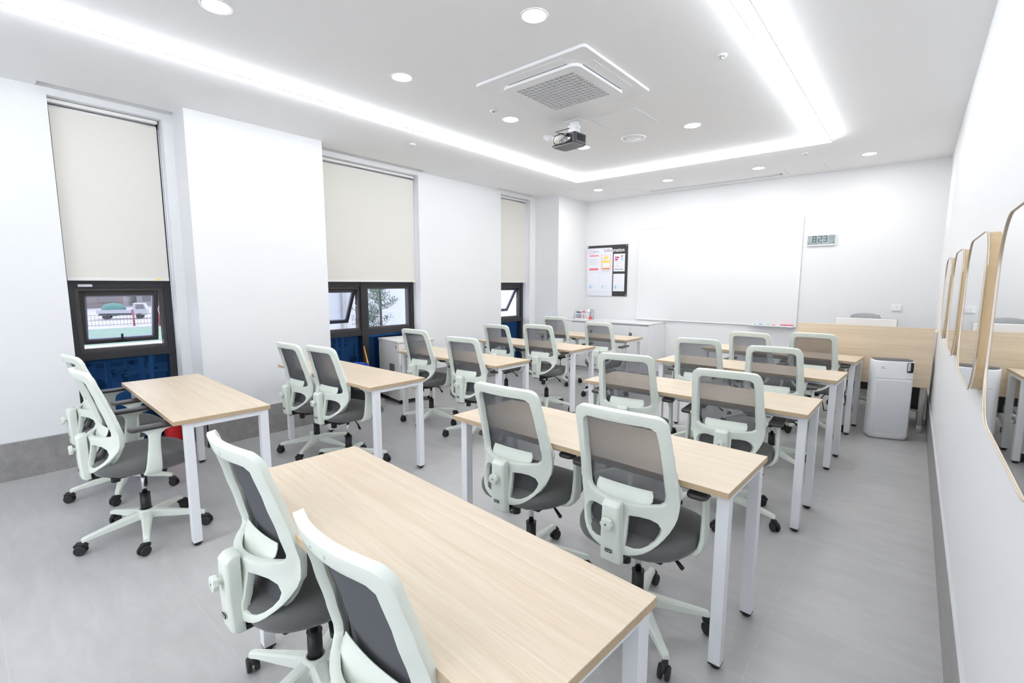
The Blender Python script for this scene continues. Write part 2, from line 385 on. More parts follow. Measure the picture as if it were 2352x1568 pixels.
# left wall with openings, pillar and corner column as one mesh
mb = MB()
holes = [(a, b, 0.0, WTOP) for a, b in WIN]
plane_holes(mb, YF-.2, YB+.2, 0, H, holes, lambda u, v: (XW, u, v))
plane_holes(mb, YF-.2, YB+.2, 0, H, holes, lambda u, v: (XG-.10, u, v))
for a, b in WIN:
    x2 = XG-.10
    mb.quad((XW, a, 0), (x2, a, 0), (x2, a, WTOP), (XW, a, WTOP)); mb.quad((XW, b, 0), (x2, b, 0), (x2, b, WTOP), (XW, b, WTOP))
    mb.quad((XW, a, WTOP), (XW, b, WTOP), (x2, b, WTOP), (x2, a, WTOP))
mb.box(XW-.02, XP, 1.395, 2.615, 0, H)
mb.box(XW-.02, XC, YC, YB+.02, 0, H)
struct(mb.done('wall_left', 'wall'))
mb = MB(); mb.box(-5.4, XR+.2, YB, YB+.15, 0, H); struct(mb.done('wall_back', 'wall'))
mb = MB(); mb.box(XR, XR+.15, YF-.2, YB+.1, 0, H); struct(mb.done('wall_right', 'wall'))
FW = (-3.4, -.1, .25, 2.65)      # unseen opening added behind the camera, lets skylight onto camera-facing sides
mb = MB(); plane_holes(mb, -5.4, XR+.2, 0, H, [FW], lambda u, v: (u, YF, v)); plane_holes(mb, -5.4, XR+.2, 0, H, [FW], lambda u, v: (u, YF-.15, v))
for (q0, q1) in (((FW[0], FW[2]), (FW[1], FW[2])), ((FW[0], FW[3]), (FW[1], FW[3])), ((FW[0], FW[2]), (FW[0], FW[3])), ((FW[1], FW[2]), (FW[1], FW[3]))):
    mb.quad((q0[0], YF, q0[1]), (q1[0], YF, q1[1]), (q1[0], YF-.15, q1[1]), (q0[0], YF-.15, q0[1]))
struct(mb.done('wall_front', 'wall'))
mb = MB()
for x in (FW[0], FW[0]+1.08, FW[0]+2.16, FW[1]-.06): mb.box(x, x+.06, YF-.12, YF-.05, FW[2], FW[3])
mb.box(FW[0], FW[1], YF-.12, YF-.05, FW[2], FW[2]+.06); mb.box(FW[0], FW[1], YF-.12, YF-.05, FW[3]-.06, FW[3]); mb.box(FW[0], FW[1], YF-.12, YF-.05, 1.0, 1.06)
struct(mb.done('window_4', 'frame_b'))  # frame bars of the added rear opening
# baseboards: grey stone strip with a pale top edge
BH = 0.289
def bboard(name, segs):
    mb = MB(); t = MB()
    for (x0, x1, y0, y1) in segs:
        mb.box(x0, x1, y0, y1, 0, BH)
        t.box(x0-.0015, x1+.0015, y0-.0015, y1+.0015, BH, BH+.006)
    o = mb.done(name, 'bbtile'); struct(o); t.done('top_trim', 'lgrey', o)
bboard('baseboard_left', [(XW, XW+.012, YF, .60), (XW, XW+.012, 1.32, 1.395), (XP, XP+.012, 1.385, 2.625), (XW, XP+.012, 1.383, 1.395), (XW, XP+.012, 2.615, 2.627), (XW, XW+.012, 4.11, 5.75), (XW, XW+.012, 6.5, YC)])
bboard('baseboard_back', [(-3.07, XR, YB-.012, YB)])
bboard('baseboard_right', [(XR-.010, XR, YF, YB-.012)])

# ------------------------------------------------------------------ windows
def window(n, y0, y1, mull, sashes):
    w_ = bpy.data.objects.new('window_%d' % n, None); C.objects.link(w_); w_['kind'] = 'structure'
    zt, zr0, zr1 = WTOP, 0.835, 0.900
    fx0, fx1 = XG-.09, XG
    fr = MB(); fw = 0.055
    fr.box(fx0, fx1, y0, y0+fw, 0, zt, 0.002, 1); fr.box(fx0, fx1, y1-fw, y1, 0, zt, 0.002, 1)
    fr.box(fx0, fx1, y0, y1, 0, 0.06); fr.box(fx0, fx1, y0, y1, zt-fw, zt)
    fr.box(fx0, fx1+.004, y0+.001, y1-.001, zr0, zr1, 0.002, 1)
    bays = []
    if mull:
        fr.box(fx0-.002, fx1+.009, mull-.045, mull+.045, 0.001, zt-.001, 0.002, 1); bays = [(y0+fw, mull-.045), (mull+.045, y1-fw)]
    else: bays = [(y0+fw, y1-fw)]
    ZS = 1.475     # head of the lower casement
    for a, b in bays: fr.box(fx0, fx1, a, b, ZS-.03, ZS+.04)
    fr.done('window_frame', 'frame_b', w_)
    for i, (a, b) in enumerate(bays):
        mb = MB(); mb.box(fx0+.03, fx0+.042, a, b, 0.06, zr0); mb.done('lower_pane', 'navyglass', w_)
        mb = MB(); mb.box(fx0+.03, fx0+.036, a, b, ZS+.04, zt-fw); mb.done('upper_pane', 'glass', w_)
        z0, z1 = zr1, ZS-.03
        # inner casement frame
        cf = MB(); c = .028
        cf.box(fx0+.005, fx1-.02, a, a+c, z0, z1); cf.box(fx0+.005, fx1-.02, b-c, b, z0, z1); cf.box(fx0+.005, fx1-.02, a+c, b-c, z0, z0+.03); cf.box(fx0+.005, fx1-.02, a+c, b-c, z1-.03, z1)
        cf.done('casement_frame', 'sash', w_)
        if sashes[i]:
            # top-hung sash, tilted outwards
            e = bpy.data.objects.new('sash', None)
            s0, s1 = a+c+.004, b-c-.004; hh = (z1-.034)-(z0+.034); t = .032; s = .036
            sm = MB()
            for (p0, p1, q0, q1) in ((s0, s0+s, -hh, 0), (s1-s, s1, -hh, 0), (s0+s, s1-s, -hh, -hh+s), (s0+s, s1-s, -s, 0)):
                sm.box(-t, 0, p0, p1, q0, q1, 0.002, 1)
            so = sm.done('sash', 'sash', w_, loc=(fx0+.045, 0, z1-.034), rot=(0, sashes[i], 0))
            im = MB()
            for (p0, p1, q0, q1) in ((s0+s, s0+s+.012, -hh+s, -s), (s1-s-.012, s1-s, -hh+s, -s), (s0+s, s1-s, -hh+s, -hh+s+.012), (s0+s, s1-s, -s-.012, -s)):
                im.box(-t+.006, -.006, p0, p1, q0, q1)
            im.done('glazing_bead', 'sash_in', so)
            g = MB(); g.box(-.02, -.015, s0+s, s1-s, -hh+s, -s); g.done('pane', 'glass', so)
            hd = MB(); m_ = (s0+s1)/2; hd.box(0, .012, m_-.04, m_+.04, -hh+.006, -hh+.026, .002, 1); hd.box(.008, .02, m_-.008, m_+.008, -hh+.010, -hh+.09, .003, 1); hd.done('handle', 'black', so)
            st = MB(); st.tube([(fx0+.05, s1-.006, z0+.30), (fx0+.03-math.sin(sashes[i])*.30*0.8, s1-.010, z0+.40)], .004, 6); st.done('stay', 'chrome', w_)
        else:
            g = MB(); g.box(fx0+.03, fx0+.036, a+c, b-c, z0+.03, z1-.03); g.done('pane', 'glass', w_)
    if n == 1:
        mb = MB(); mb.box(XG+.001, XG+.002, y0+.08, y0+.17, 1.452, 1.472); mb.done('sticker', 'paper', w_)
    sl = MB(); sl.box(XG, XG+.12, y0+.01, y1-.01, -0.001, 0.012); sl.done('sill', 'dgrey', w_)
    return w_
window(1, *WIN[0], None, [math.radians(16)])
window(2, *WIN[1], 3.335, [math.radians(26), 0])
window(3, *WIN[2], None, [math.radians(30)])

# ------------------------------------------------------------------ roller blinds
BL = ['tall cream roller blind over the window nearest the camera', 'widest cream roller blind, over the double window in the middle of the left wall', 'narrow cream roller blind at the far window beside the corner column']
for i, (a, b) in enumerate(WIN):
    x = XG+.055; e0, e1 = a+.012, b-.028
    t = thing('roller_blind', BL[i], 'blind', (x, (a+b)/2, 1.49), group='cream roller blinds on the left wall')
    L = (e1-e0)/2; oy = (e0+e1)/2-(a+b)/2
    mb = MB(); mb.box(-.03, .03, oy-L-.008, oy+L+.008, WTOP-1.49-.032, WTOP-1.49-.004, .003, 1); mb.done('head_rail', 'blindbar', t)
    mb = MB(); mb.cyl((.0, oy-L, 2.825-1.49), (.0, oy+L, 2.825-1.49), .021, 16); mb.done('roller_tube', 'blindbar', t)
    mb = MB(); mb.box(.019, .0215, oy-L, oy+L, .02, 2.825-1.49); mb.done('blind_fabric', 'blind', t)
    mb = MB(); mb.box(.010, .030, oy-L, oy+L, 0.012, .036, .004, 2); mb.done('bottom_bar', 'blindbar', t)
    mb = MB(); mb.tube([(.03, oy+L+.008, 1.32), (.032, oy+L+.010, .6), (.03, oy+L+.010, -.20), (.03, oy+L+.018, -.23), (.03, oy+L+.026, -.20), (.032, oy+L+.024, .6), (.03, oy+L+.020, 1.32)], .0022, 6); mb.done('pull_chain', 'white', t)
    mb = MB(); mb.box(.0302, .0306, oy+L-.10, oy+L-.055, .018, .030); mb.done('warning_tag', 'yellow', t)

# ------------------------------------------------------------------ ceiling: linear light, downlights, cassette, projector ...
t = thing('linear_light', 'long white linear LED light running as a rectangle across the ceiling', 'light', (0, 0, H))
x0, x1, ya, yb_ = -3.71, -0.785, -2.0, 5.80; hw = .04
def loop(mb, h0, h1, z0, z1):
    """rectangular ring between half widths h0..h1 (signed from the centre line)"""
    A = [(x0+h0, ya+h0), (x1-h0, ya+h0), (x1-h0, yb_-h0), (x0+h0, yb_-h0)]
    B = [(x0+h1, ya+h1), (x1-h1, ya+h1), (x1-h1, yb_-h1), (x0+h1, yb_-h1)]
    for i in range(4):
        j = (i+1) % 4
        a, b, c, d = A[i], A[j], B[j], B[i]
        mb.quad((*a, z0), (*b, z0), (*c, z0), (*d, z0)); mb.quad((*a, z1), (*b, z1), (*c, z1), (*d, z1))
        mb.quad((*a, z0), (*b, z0), (*b, z1), (*a, z1)); mb.quad((*d, z0), (*c, z0), (*c, z1), (*d, z1))
mb = MB(); loop(mb, -hw, hw, -.044, -.036); mb.done('housing', 'lgrey', t)
mb = MB(); loop(mb, -hw+.006, hw-.006, -.046, -.043); mb.done('diffuser', 'led', t)
mb = MB(); loop(mb, -hw+.010, hw-.010, -.036, -.001); mb.done('edge_strip', 'ledside', t)

DL = ['left recessed round ceiling light nearest the camera, outside the air conditioner row', 'round downlight just in front of the air conditioner', 'round downlight left of the air conditioner', 'round downlight between the air conditioner and the smoke detector',
      'round downlight to the right of the ceiling speaker', 'round downlight partly hidden behind the projector', 'round downlight in the far left corner of the ceiling', 'round downlight beyond the linear light, above the left part of the whiteboard',
      'round downlight beyond the linear light, above the right end of the whiteboard', 'round downlight in the far right corner of the ceiling above the wood desk']
def downlight():
    t = thing('downlight', '', 'ceiling light', (0, 0, H), group='round recessed ceiling lights')
    mb = MB(); mb.lathe([(.066, -.001), (.068, -.005), (.078, -.004), (.080, -.0005), (.066, -.0005)], n=32); mb.done('trim_ring', 'white', t)
    mb = MB(); mb.lathe([(0, -.004), (.066, -.004), (.066, -.001), (0, -.001)], n=32); mb.done('lamp_face', 'lampface', t)
    index_tree(t); return t
d0 = downlight()
for i, (x, y) in enumerate(DOWN):
    o = d0 if i == 0 else copy_tree(d0)
    o.location = (x, y, H); o['label'] = DL[i]

# ceiling cassette air conditioner
t = thing('air_conditioner', 'square white four-way cassette air conditioner in the ceiling', 'air conditioner', (-2.115, 3.09, H), math.radians(-0.5))
mb = MB(); mb.rprism(rrect(0, 0, .945, .925, .03), -.022, -.0005, bev=.006, smooth=False); mb.done('outer_panel', 'white', t)
for k in range(4):
    Mz = Matrix.Rotation(k*PI/2, 4, 'Z')
    mb = MB(); mb.box(-.27, .27, .335, .420, -.0240, -.0215, M4=Mz); o = mb.done('air_flap', 'white', t)
    mb = MB(); mb.box(-.255, .255, .330, .336, -.0250, -.0212, M4=Mz); mb.done('outlet_slot', 'dgrey', o)
mb = MB()
PW = .33; GW = .252
outer = rrect(0, 0, 2*PW, 2*PW, .06, 6)
b = bmesh.new()
ov = [b.verts.new((p[0], p[1], 0)) for p in outer]; iv = [b.verts.new(p) for p in ((GW, GW, 0), (-GW, GW, 0), (-GW, -GW, 0), (GW, -GW, 0))]
n_ = len(ov); q = n_//4
for k in range(4):
    seg = [ov[(k*q+j) % n_] for j in range(q)]
    for j in range(q-1): b.faces.new((seg[j], seg[j+1], iv[k]))
    b.faces.new((ov[(k*q+q-1) % n_], ov[((k+1)*q) % n_], iv[(k+1) % 4], iv[k]))
g_ = bmesh.ops.extrude_face_region(b, geom=list(b.faces)); bmesh.ops.translate(b, verts=[e for e in g_['geom'] if isinstance(e, bmesh.types.BMVert)], vec=(0, 0, .022))
bmesh.ops.recalc_face_normals(b, faces=b.faces)
mb.merge(b, Matrix.Translation((0, 0, -.045)), False); inner = mb.done('intake_panel', 'white', t)
mb = MB(); mb.box(-GW, GW, -GW, GW, -.030, -.028); mb.done('filter', 'grey', inner)
mb = MB(); N = 12; st = 2*GW/N
for i in range(N+1):
    p = -GW+i*st
    mb.box(p-.0028, p+.0028, -GW, GW, -.0455, -.040); mb.box(-GW, GW, p-.0028, p+.0028, -.0455, -.040)
for i in range(-N, N):
    for sgn in (1, -1):
        # diagonal bars clipped to the square
        a0 = max(-GW, -GW+i*st); a1 = min(GW, GW+i*st)
        if a1-a0 < .02: continue
        p0 = Vector((a0, (a0-i*st)*1.0, -.041)); p1 = Vector((a1, (a1-i*st)*1.0, -.041))
        if sgn < 0: p0.x = -p0.x; p1.x = -p1.x
        mb.tube([p0, p1], .0022, 4, smooth=False)
mb.done('intake_grille', 'white', inner)

# projector on ceiling mount
PX, PY = -2.475, 3.715; prz = math.radians(-5); PZ = 2.703
t = thing('projector', 'black projector hanging from the ceiling on a white bracket behind the air conditioner', 'projector', (PX, PY, PZ), prz); t.scale = (.84, .84, .84); PT = (H-PZ)/.84
def pprism(mb): pass
mb = MB()
outl = [(-.145, -.11), (.145, -.11), (.16, -.095), (.16, .08), (.13, .115), (-.13, .115), (-.16, .08), (-.16, -.095)]
mb.rprism(outl, 0.008, .112, bev=.006); mb.done('body', 'proj', t)
mb = MB(); mb.rprism([(x*.93, y*.93) for x, y in outl], 0.0, .010); mb.done('bottom_cover', 'projb', t)
mb = MB(); mb.box(-.125, .12, -.118, -.108, .018, .062); io = mb.done('connector_panel', 'black', t)
for (px, m_) in ((-.045, 'yellow'), (-.02, 'white'), (.0, 'blue'), (.03, 'redl'), (.05, 'white')):
    mb = MB(); mb.cyl((px, -.122, .035), (px, -.117, .035), .0055, 8); mb.done('socket', m_, io)
mb = MB(); mb.box(.075, .105, -.121, -.117, .04, .056); mb.done('rating_label', 'paper', io)
mb = MB()
for k in range(14): mb.box(.158, .163, -.07+k*.01, -.066+k*.01, .03, .095)
mb.done('vent_grille', 'black', t)
mb = MB(); mb.cyl((-.08, .112, .06), (-.08, .13, .06), .03, 20); mb.done('lens', 'lens', t)
mb = MB(); mb.box(-.045, .055, .04, .115, .112, PT-.075, .003, 1); mb.box(-.05, .06, .035, .12, PT-.08, PT-.045, .003, 1); mb.box(-.095, .105, .01, .145, PT-.012, PT-.001, .002, 1); mb.box(-.035, .045, .05, .105, PT-.05, PT-.01); mb.done('ceiling_bracket', 'white', t)
mb = MB()
mb.tube([(.06, -.116, .09), (.0, -.15, .105), (-.055, -.16, .095), (-.085, -.165, .06), (-.075, -.165, .02), (-.03, -.16, .0), (.04, -.15, -.002), (.10, -.13, .02), (.115, -.118, .035)], .0045, 8); mb.box(.045, .085, -.145, -.112, .078, .10, .003, 1)
mb.tube([(.05, -.06, .17), (.0, -.11, .15), (-.07, -.15, .135), (-.03, -.13, .12), (.05, -.116, .10)], .004, 8)
mb.done('power_cable', 'black', t)

# round ceiling speaker, smoke detector, sprinklers, hatches, slot diffuser
t = thing('ceiling_speaker', 'round white recessed ceiling speaker beside the projector', 'speaker', (-2.274, 4.568, H))
mb = MB(); mb.lathe([(.088, -.006), (.095, -.012), (.115, -.010), (.122, -.001), (.088, -.001)], n=40); mb.done('rim', 'white', t)
mb = MB(); mb.lathe([(0, -.016), (.05, -.015), (.078, -.011), (.080, -.003), (0, -.003)], n=40); mb.done('grille', 'white', t)
mb = MB(); mb.lathe([(.078, -.002), (.090, -.002), (.090, -.006), (.078, -.006)], n=40); mb.done('gap_ring', 'lgrey', t)
t = thing('smoke_detector', 'small round white smoke detector left of the projector', 'smoke detector', (-2.90, 3.99, H))
mb = MB(); mb.lathe([(0.0, -.001), (.055, -.001), (.055, -.016), (.046, -.020), (.0, -.020)], n=28); mb.done('base', 'white', t)
mb = MB(); mb.lathe([(.036, -.019), (.036, -.032), (.028, -.040), (.0, -.042)], n=28); mb.done('sensor_head', 'white', t)
SP = ['sprinkler head in the ceiling to the right, near the linear light', 'small sprinkler head left of the air conditioner', 'tiny ceiling sprinkler outside the linear light, over the window desks', 'tiny ceiling sprinkler in the far left, above the far window', 'tiny ceiling sprinkler beyond the linear light at the far right']
s0 = None
for i, (x, y) in enumerate([(-1.064, 3.336), (-2.845, 3.117), (-4.159, 3.284), (-4.109, 6.242), (-1.056, 6.334)]):
    if s0 is None:
        s0 = thing('sprinkler', '', 'sprinkler', group='ceiling sprinklers')
        mb = MB(); mb.lathe([(0.012, -.001), (.034, -.001), (.032, -.006), (.014, -.012), (.012, -.004)], n=20); mb.done('escutcheon', 'white', s0)
        mb = MB(); mb.cyl((0, 0, -.001), (0, 0, -.018), .007, 8); mb.lathe([(0, -.018), (.013, -.019), (0, -.021)], n=12); mb.done('nozzle', 'lgrey', s0)
        index_tree(s0); o = s0
    else: o = copy_tree(s0)
    o.location = (x, y, H); o['label'] = SP[i]
for (hx0, hx1, hy0, hy1, lab) in ((-2.35, -1.89, 3.81, 4.26, 'square white access hatch in the ceiling beside the projector'), (-1.41, -.95, 6.98, 7.43, 'square access hatch in the far ceiling above the clock'), (-3.85, -3.4, 6.98, 7.43, 'square access hatch in the far ceiling above the notice board')):
    t = thing('ceiling_hatch', lab, 'access hatch', ((hx0+hx1)/2, (hy0+hy1)/2, H), group='ceiling access hatches'); a = (hx1-hx0)/2; b_ = (hy1-hy0)/2
    mb = MB()
    for q in ((-a, a, -b_, -b_+.015), (-a, a, b_-.015, b_), (-a, -a+.015, -b_+.015, b_-.015), (a-.015, a, -b_+.015, b_-.015)): mb.box(*q, -.0035, -.0005)
    mb.done('hatch_frame', 'white', t)
    mb = MB(); mb.box(-a+.019, a-.019, -b_+.019, b_-.019, -.003, -.0005); mb.done('hatch_door', 'ceil', t)
t = thing('air_diffuser', 'long thin slot diffuser in the ceiling in front of the whiteboard', 'air vent', (-2.39, 7.30, H))
mb = MB()
for q in ((-.92, .92, -.05, -.03), (-.92, .92, .03, .05), (-.92, .92, -.006, .006)): mb.box(*q, -.006, -.0005)
mb.box(-.92, -.90, -.05, .05, -.006, -.0005); mb.box(.90, .92, -.05, .05, -.006, -.0005); mb.done('diffuser_frame', 'white', t)
mb = MB(); mb.box(-.90, .90, -.03, .03, -.002, -.0004); mb.done('slot', 'grey', t)

# ------------------------------------------------------------------ tables
TW, TD, TZ = 1.502, 0.4995, 0.742
TABLES = {'R1': (-1.179, .8332, -.0748), 'R2': (-1.1882, 2.0044, -.0371), 'R3': (-1.1545, 3.3654, -.0158), 'R4': (-1.1375, 4.6551, -.0471), 'R5': (-1.108, 5.8731, -.0746),
          'L1': (-3.7264, .9864, -.0377), 'L2': (-3.6687, 2.1312, -.0077), 'L3': (-3.586, 3.3896, -.0114), 'L4': (-3.6173, 4.6943, -.0151), 'L5': (-3.6159, 5.9914, -.0109)}
def make_table():
    t = thing('desk', '', 'desk', group='long oak-topped desks in two columns')
    mb = MB(); mb.box(-TW/2, TW/2, -TD/2, TD/2, TZ-.0245, TZ, .0012, 1)
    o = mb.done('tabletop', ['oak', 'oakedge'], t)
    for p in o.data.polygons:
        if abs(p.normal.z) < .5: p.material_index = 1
    s = .046; zt = TZ-.025
    xs = (-TW/2+.012, TW/2-.012-s); ys = (-TD/2+.050, TD/2-.010-s)
    fr = MB()
    for x in xs: fr.box(x+.002, x+s-.002, ys[0]+s, ys[1], zt-.030, zt, .002, 1)
    fr.box(xs[0]+s, xs[1], ys[0]+.008, ys[0]+s-.008, zt-.030, zt, .002, 1); fr.box(xs[0]+s, xs[1], ys[1]+.008, ys[1]+s-.008, zt-.030, zt, .002, 1)
    fr.done('frame', 'steelw', t)
    for x in xs:
        for y in ys:
            mb = MB(); mb.box(x, x+s, y, y+s, .020, zt, .003, 2); lg = mb.done('leg', 'steelw', t)
            mb = MB(); mb.box(x+.001, x+s-.001, y+.001, y+s-.001, .0135, .0205); mb.lathe([(0, 0), (.017, 0), (.019, .004), (.019, .014), (0, .014)], (x+s/2, y+s/2, 0), 16); mb.done('foot', 'black', lg)
    index_tree(t); return t
ORD = {'1': 'nearest', '2': 'second', '3': 'third', '4': 'fourth', '5': 'farthest'}
SIDE = {'L': 'window side', 'R': 'mirror side'}
XTRA = {'R1': 'cut off by the bottom edge of the photo', 'R2': 'fully empty top', 'R3': 'middle one', 'R4': 'next to last', 'R5': 'in front of the air purifier and teacher desk', 'L1': 'beside the first window pillar', 'L2': 'beside the broom and waste bin', 'L3': 'beside the white steel cart', 'L4': 'near the narrow window', 'L5': 'in front of the low white cabinet'}
t0 = None
for k, (x, y, a) in TABLES.items():
    if t0 is None: t0 = make_table(); o = t0
    else: o = copy_tree(t0)
    o.location = (x, y, 0); o.rotation_euler = (0, 0, a)
    o['label'] = '%s oak-topped desk of the %s, %s' % (ORD[k[1]], SIDE[k[0]], XTRA[k])

# ------------------------------------------------------------------ chairs
def yside(z):        # y of the side rails (rear face) by height
    pts = [(.40, -.235), (.45, -.19), (.52, -.15), (.60, -.127), (.66, -.128), (.75, -.150), (.85, -.180), (.95, -.212), (1.0, -.226), (1.05, -.24)]
    if z <= pts[0][0]: return pts[0][1]
    for (a, ya_), (b, yb2) in zip(pts, pts[1:]):
        if z <= b:
            f = (z-a)/(b-a); f = f*f*(3-2*f)*.3+f*.7
            return ya_+(yb2-ya_)*f
    return pts[-1][1]
def bowl(z):         # how much further back the centre lies than the sides
    if z > .95: return .042
    if z > .66: return .042+(.95-z)/.29*.062
    if z > .50: return .104-(.66-z)/.16*.02
    return max(.012, .084-(.50-z)/.10*.07)
def yback(x, z):
    u = min(1.0, abs(x)/.20)
    return yside(z)-bowl(z)*(1-u**2.0)
def outline():
    pts = []
    # right half from top centre clockwise to bottom centre
    R = [(0, 1.010), (.06, 1.0095), (.11, 1.008), (.15, 1.004)]
    for k in range(0, 7):
        a = math.radians(90-90*k/6*0.92); R.append((.152+.046*math.cos(a), .958+.046*math.sin(a)))
    R += [(.2005, .93), (.204, .86), (.208, .79), (.212, .72), (.2145, .66)]
    for k in range(1, 13):
        a = math.radians(90*k/12); R.append((.2145*math.cos(a)**.85, .655-.217*math.sin(a)**1.0))
    R[-1] = (0, .438)
    L = [(-x, z) for x, z in R[::-1] if x > 1e-6]
    return R+L
def hole_mesh():
    pts = []
    tl = [(-.158, .925), (-.153, .950), (-.135, .963), (-.11, .966)]
    top = [(0, .9675)]; trr = [(-x, z) for x, z in tl[::-1]]
    br = [(.163, .87), (.168, .80), (.173, .73), (.177, .675), (.174, .655), (.160, .645)]
    bot = [(.10, .641), (0, .641), (-.10, .641)]
    return tl+top+trr+br+bot+[(-x, z) for x, z in br[::-1]]
def hole_d(s):
    P = [(.050, .597), (.09, .598), (.125, .592), (.152, .578), (.166, .556), (.164, .536), (.150, .514), (.130, .495), (.105, .482), (.078, .476), (.050, .476)]
    return [(x*s, z) for x, z in P]
def frame_bm():
    loops = [outline(), hole_mesh(), hole_d(1), hole_d(-1)]
    verts = []; edges = []
    def dens(lp, d=.022):
        out = []
        for i, p in enumerate(lp):
            q = lp[(i+1) % len(lp)]; L = math.hypot(q[0]-p[0], q[1]-p[1]); n = max(1, int(L/d))
            for k in range(n): out.append((p[0]+(q[0]-p[0])*k/n, p[1]+(q[1]-p[1])*k/n))
        return out
    loops = [dens(l) for l in loops]
    for lp in loops:
        b0 = len(verts); verts += [Vector(p) for p in lp]; edges += [(b0+i, b0+(i+1) % len(lp)) for i in range(len(lp))]
    def inside(p, lp):
        c = False; j = len(lp)-1
        for i in range(len(lp)):
            if (lp[i][1] > p[1]) != (lp[j][1] > p[1]) and p[0] < (lp[j][0]-lp[i][0])*(p[1]-lp[i][1])/(lp[j][1]-lp[i][1])+lp[i][0]: c = not c
            j = i
        return c
    def dist(p, lp): return min(math.hypot(p[0]-a[0], p[1]-a[1]) for a in lp)
    for i in range(-12, 13):
        for j in range(0, 32):
            p = (i*.019+.0095*(j % 2), .44+j*.0185)
            if inside(p, loops[0]) and not any(inside(p, l) for l in loops[1:]) and all(dist(p, l) > .010 for l in loops): verts.append(Vector(p))
    vo, eo, fo, _, _, _ = geometry.delaunay_2d_cdt(verts, edges, [], 0, 1e-5)
    bm = bmesh.new(); V = [bm.verts.new((v.x, yback(v.x, v.y), v.y)) for v in vo]
    for f in fo:
        c = (sum(vo[i].x for i in f)/len(f), sum(vo[i].y for i in f)/len(f))
        if inside(c, loops[0]) and not any(inside(c, l) for l in loops[1:]):
            try: bm.faces.new([V[i] for i in f])
            except ValueError: pass
    for v in list(bm.verts):
        if not v.link_faces: bm.verts.remove(v)
    bmesh.ops.recalc_face_normals(bm, faces=bm.faces)
    s = sum(f.normal.y for f in bm.faces)
    if s > 0:
        for f in bm.faces: f.normal_flip()
    for f in bm.faces: f.smooth = True
    return bm

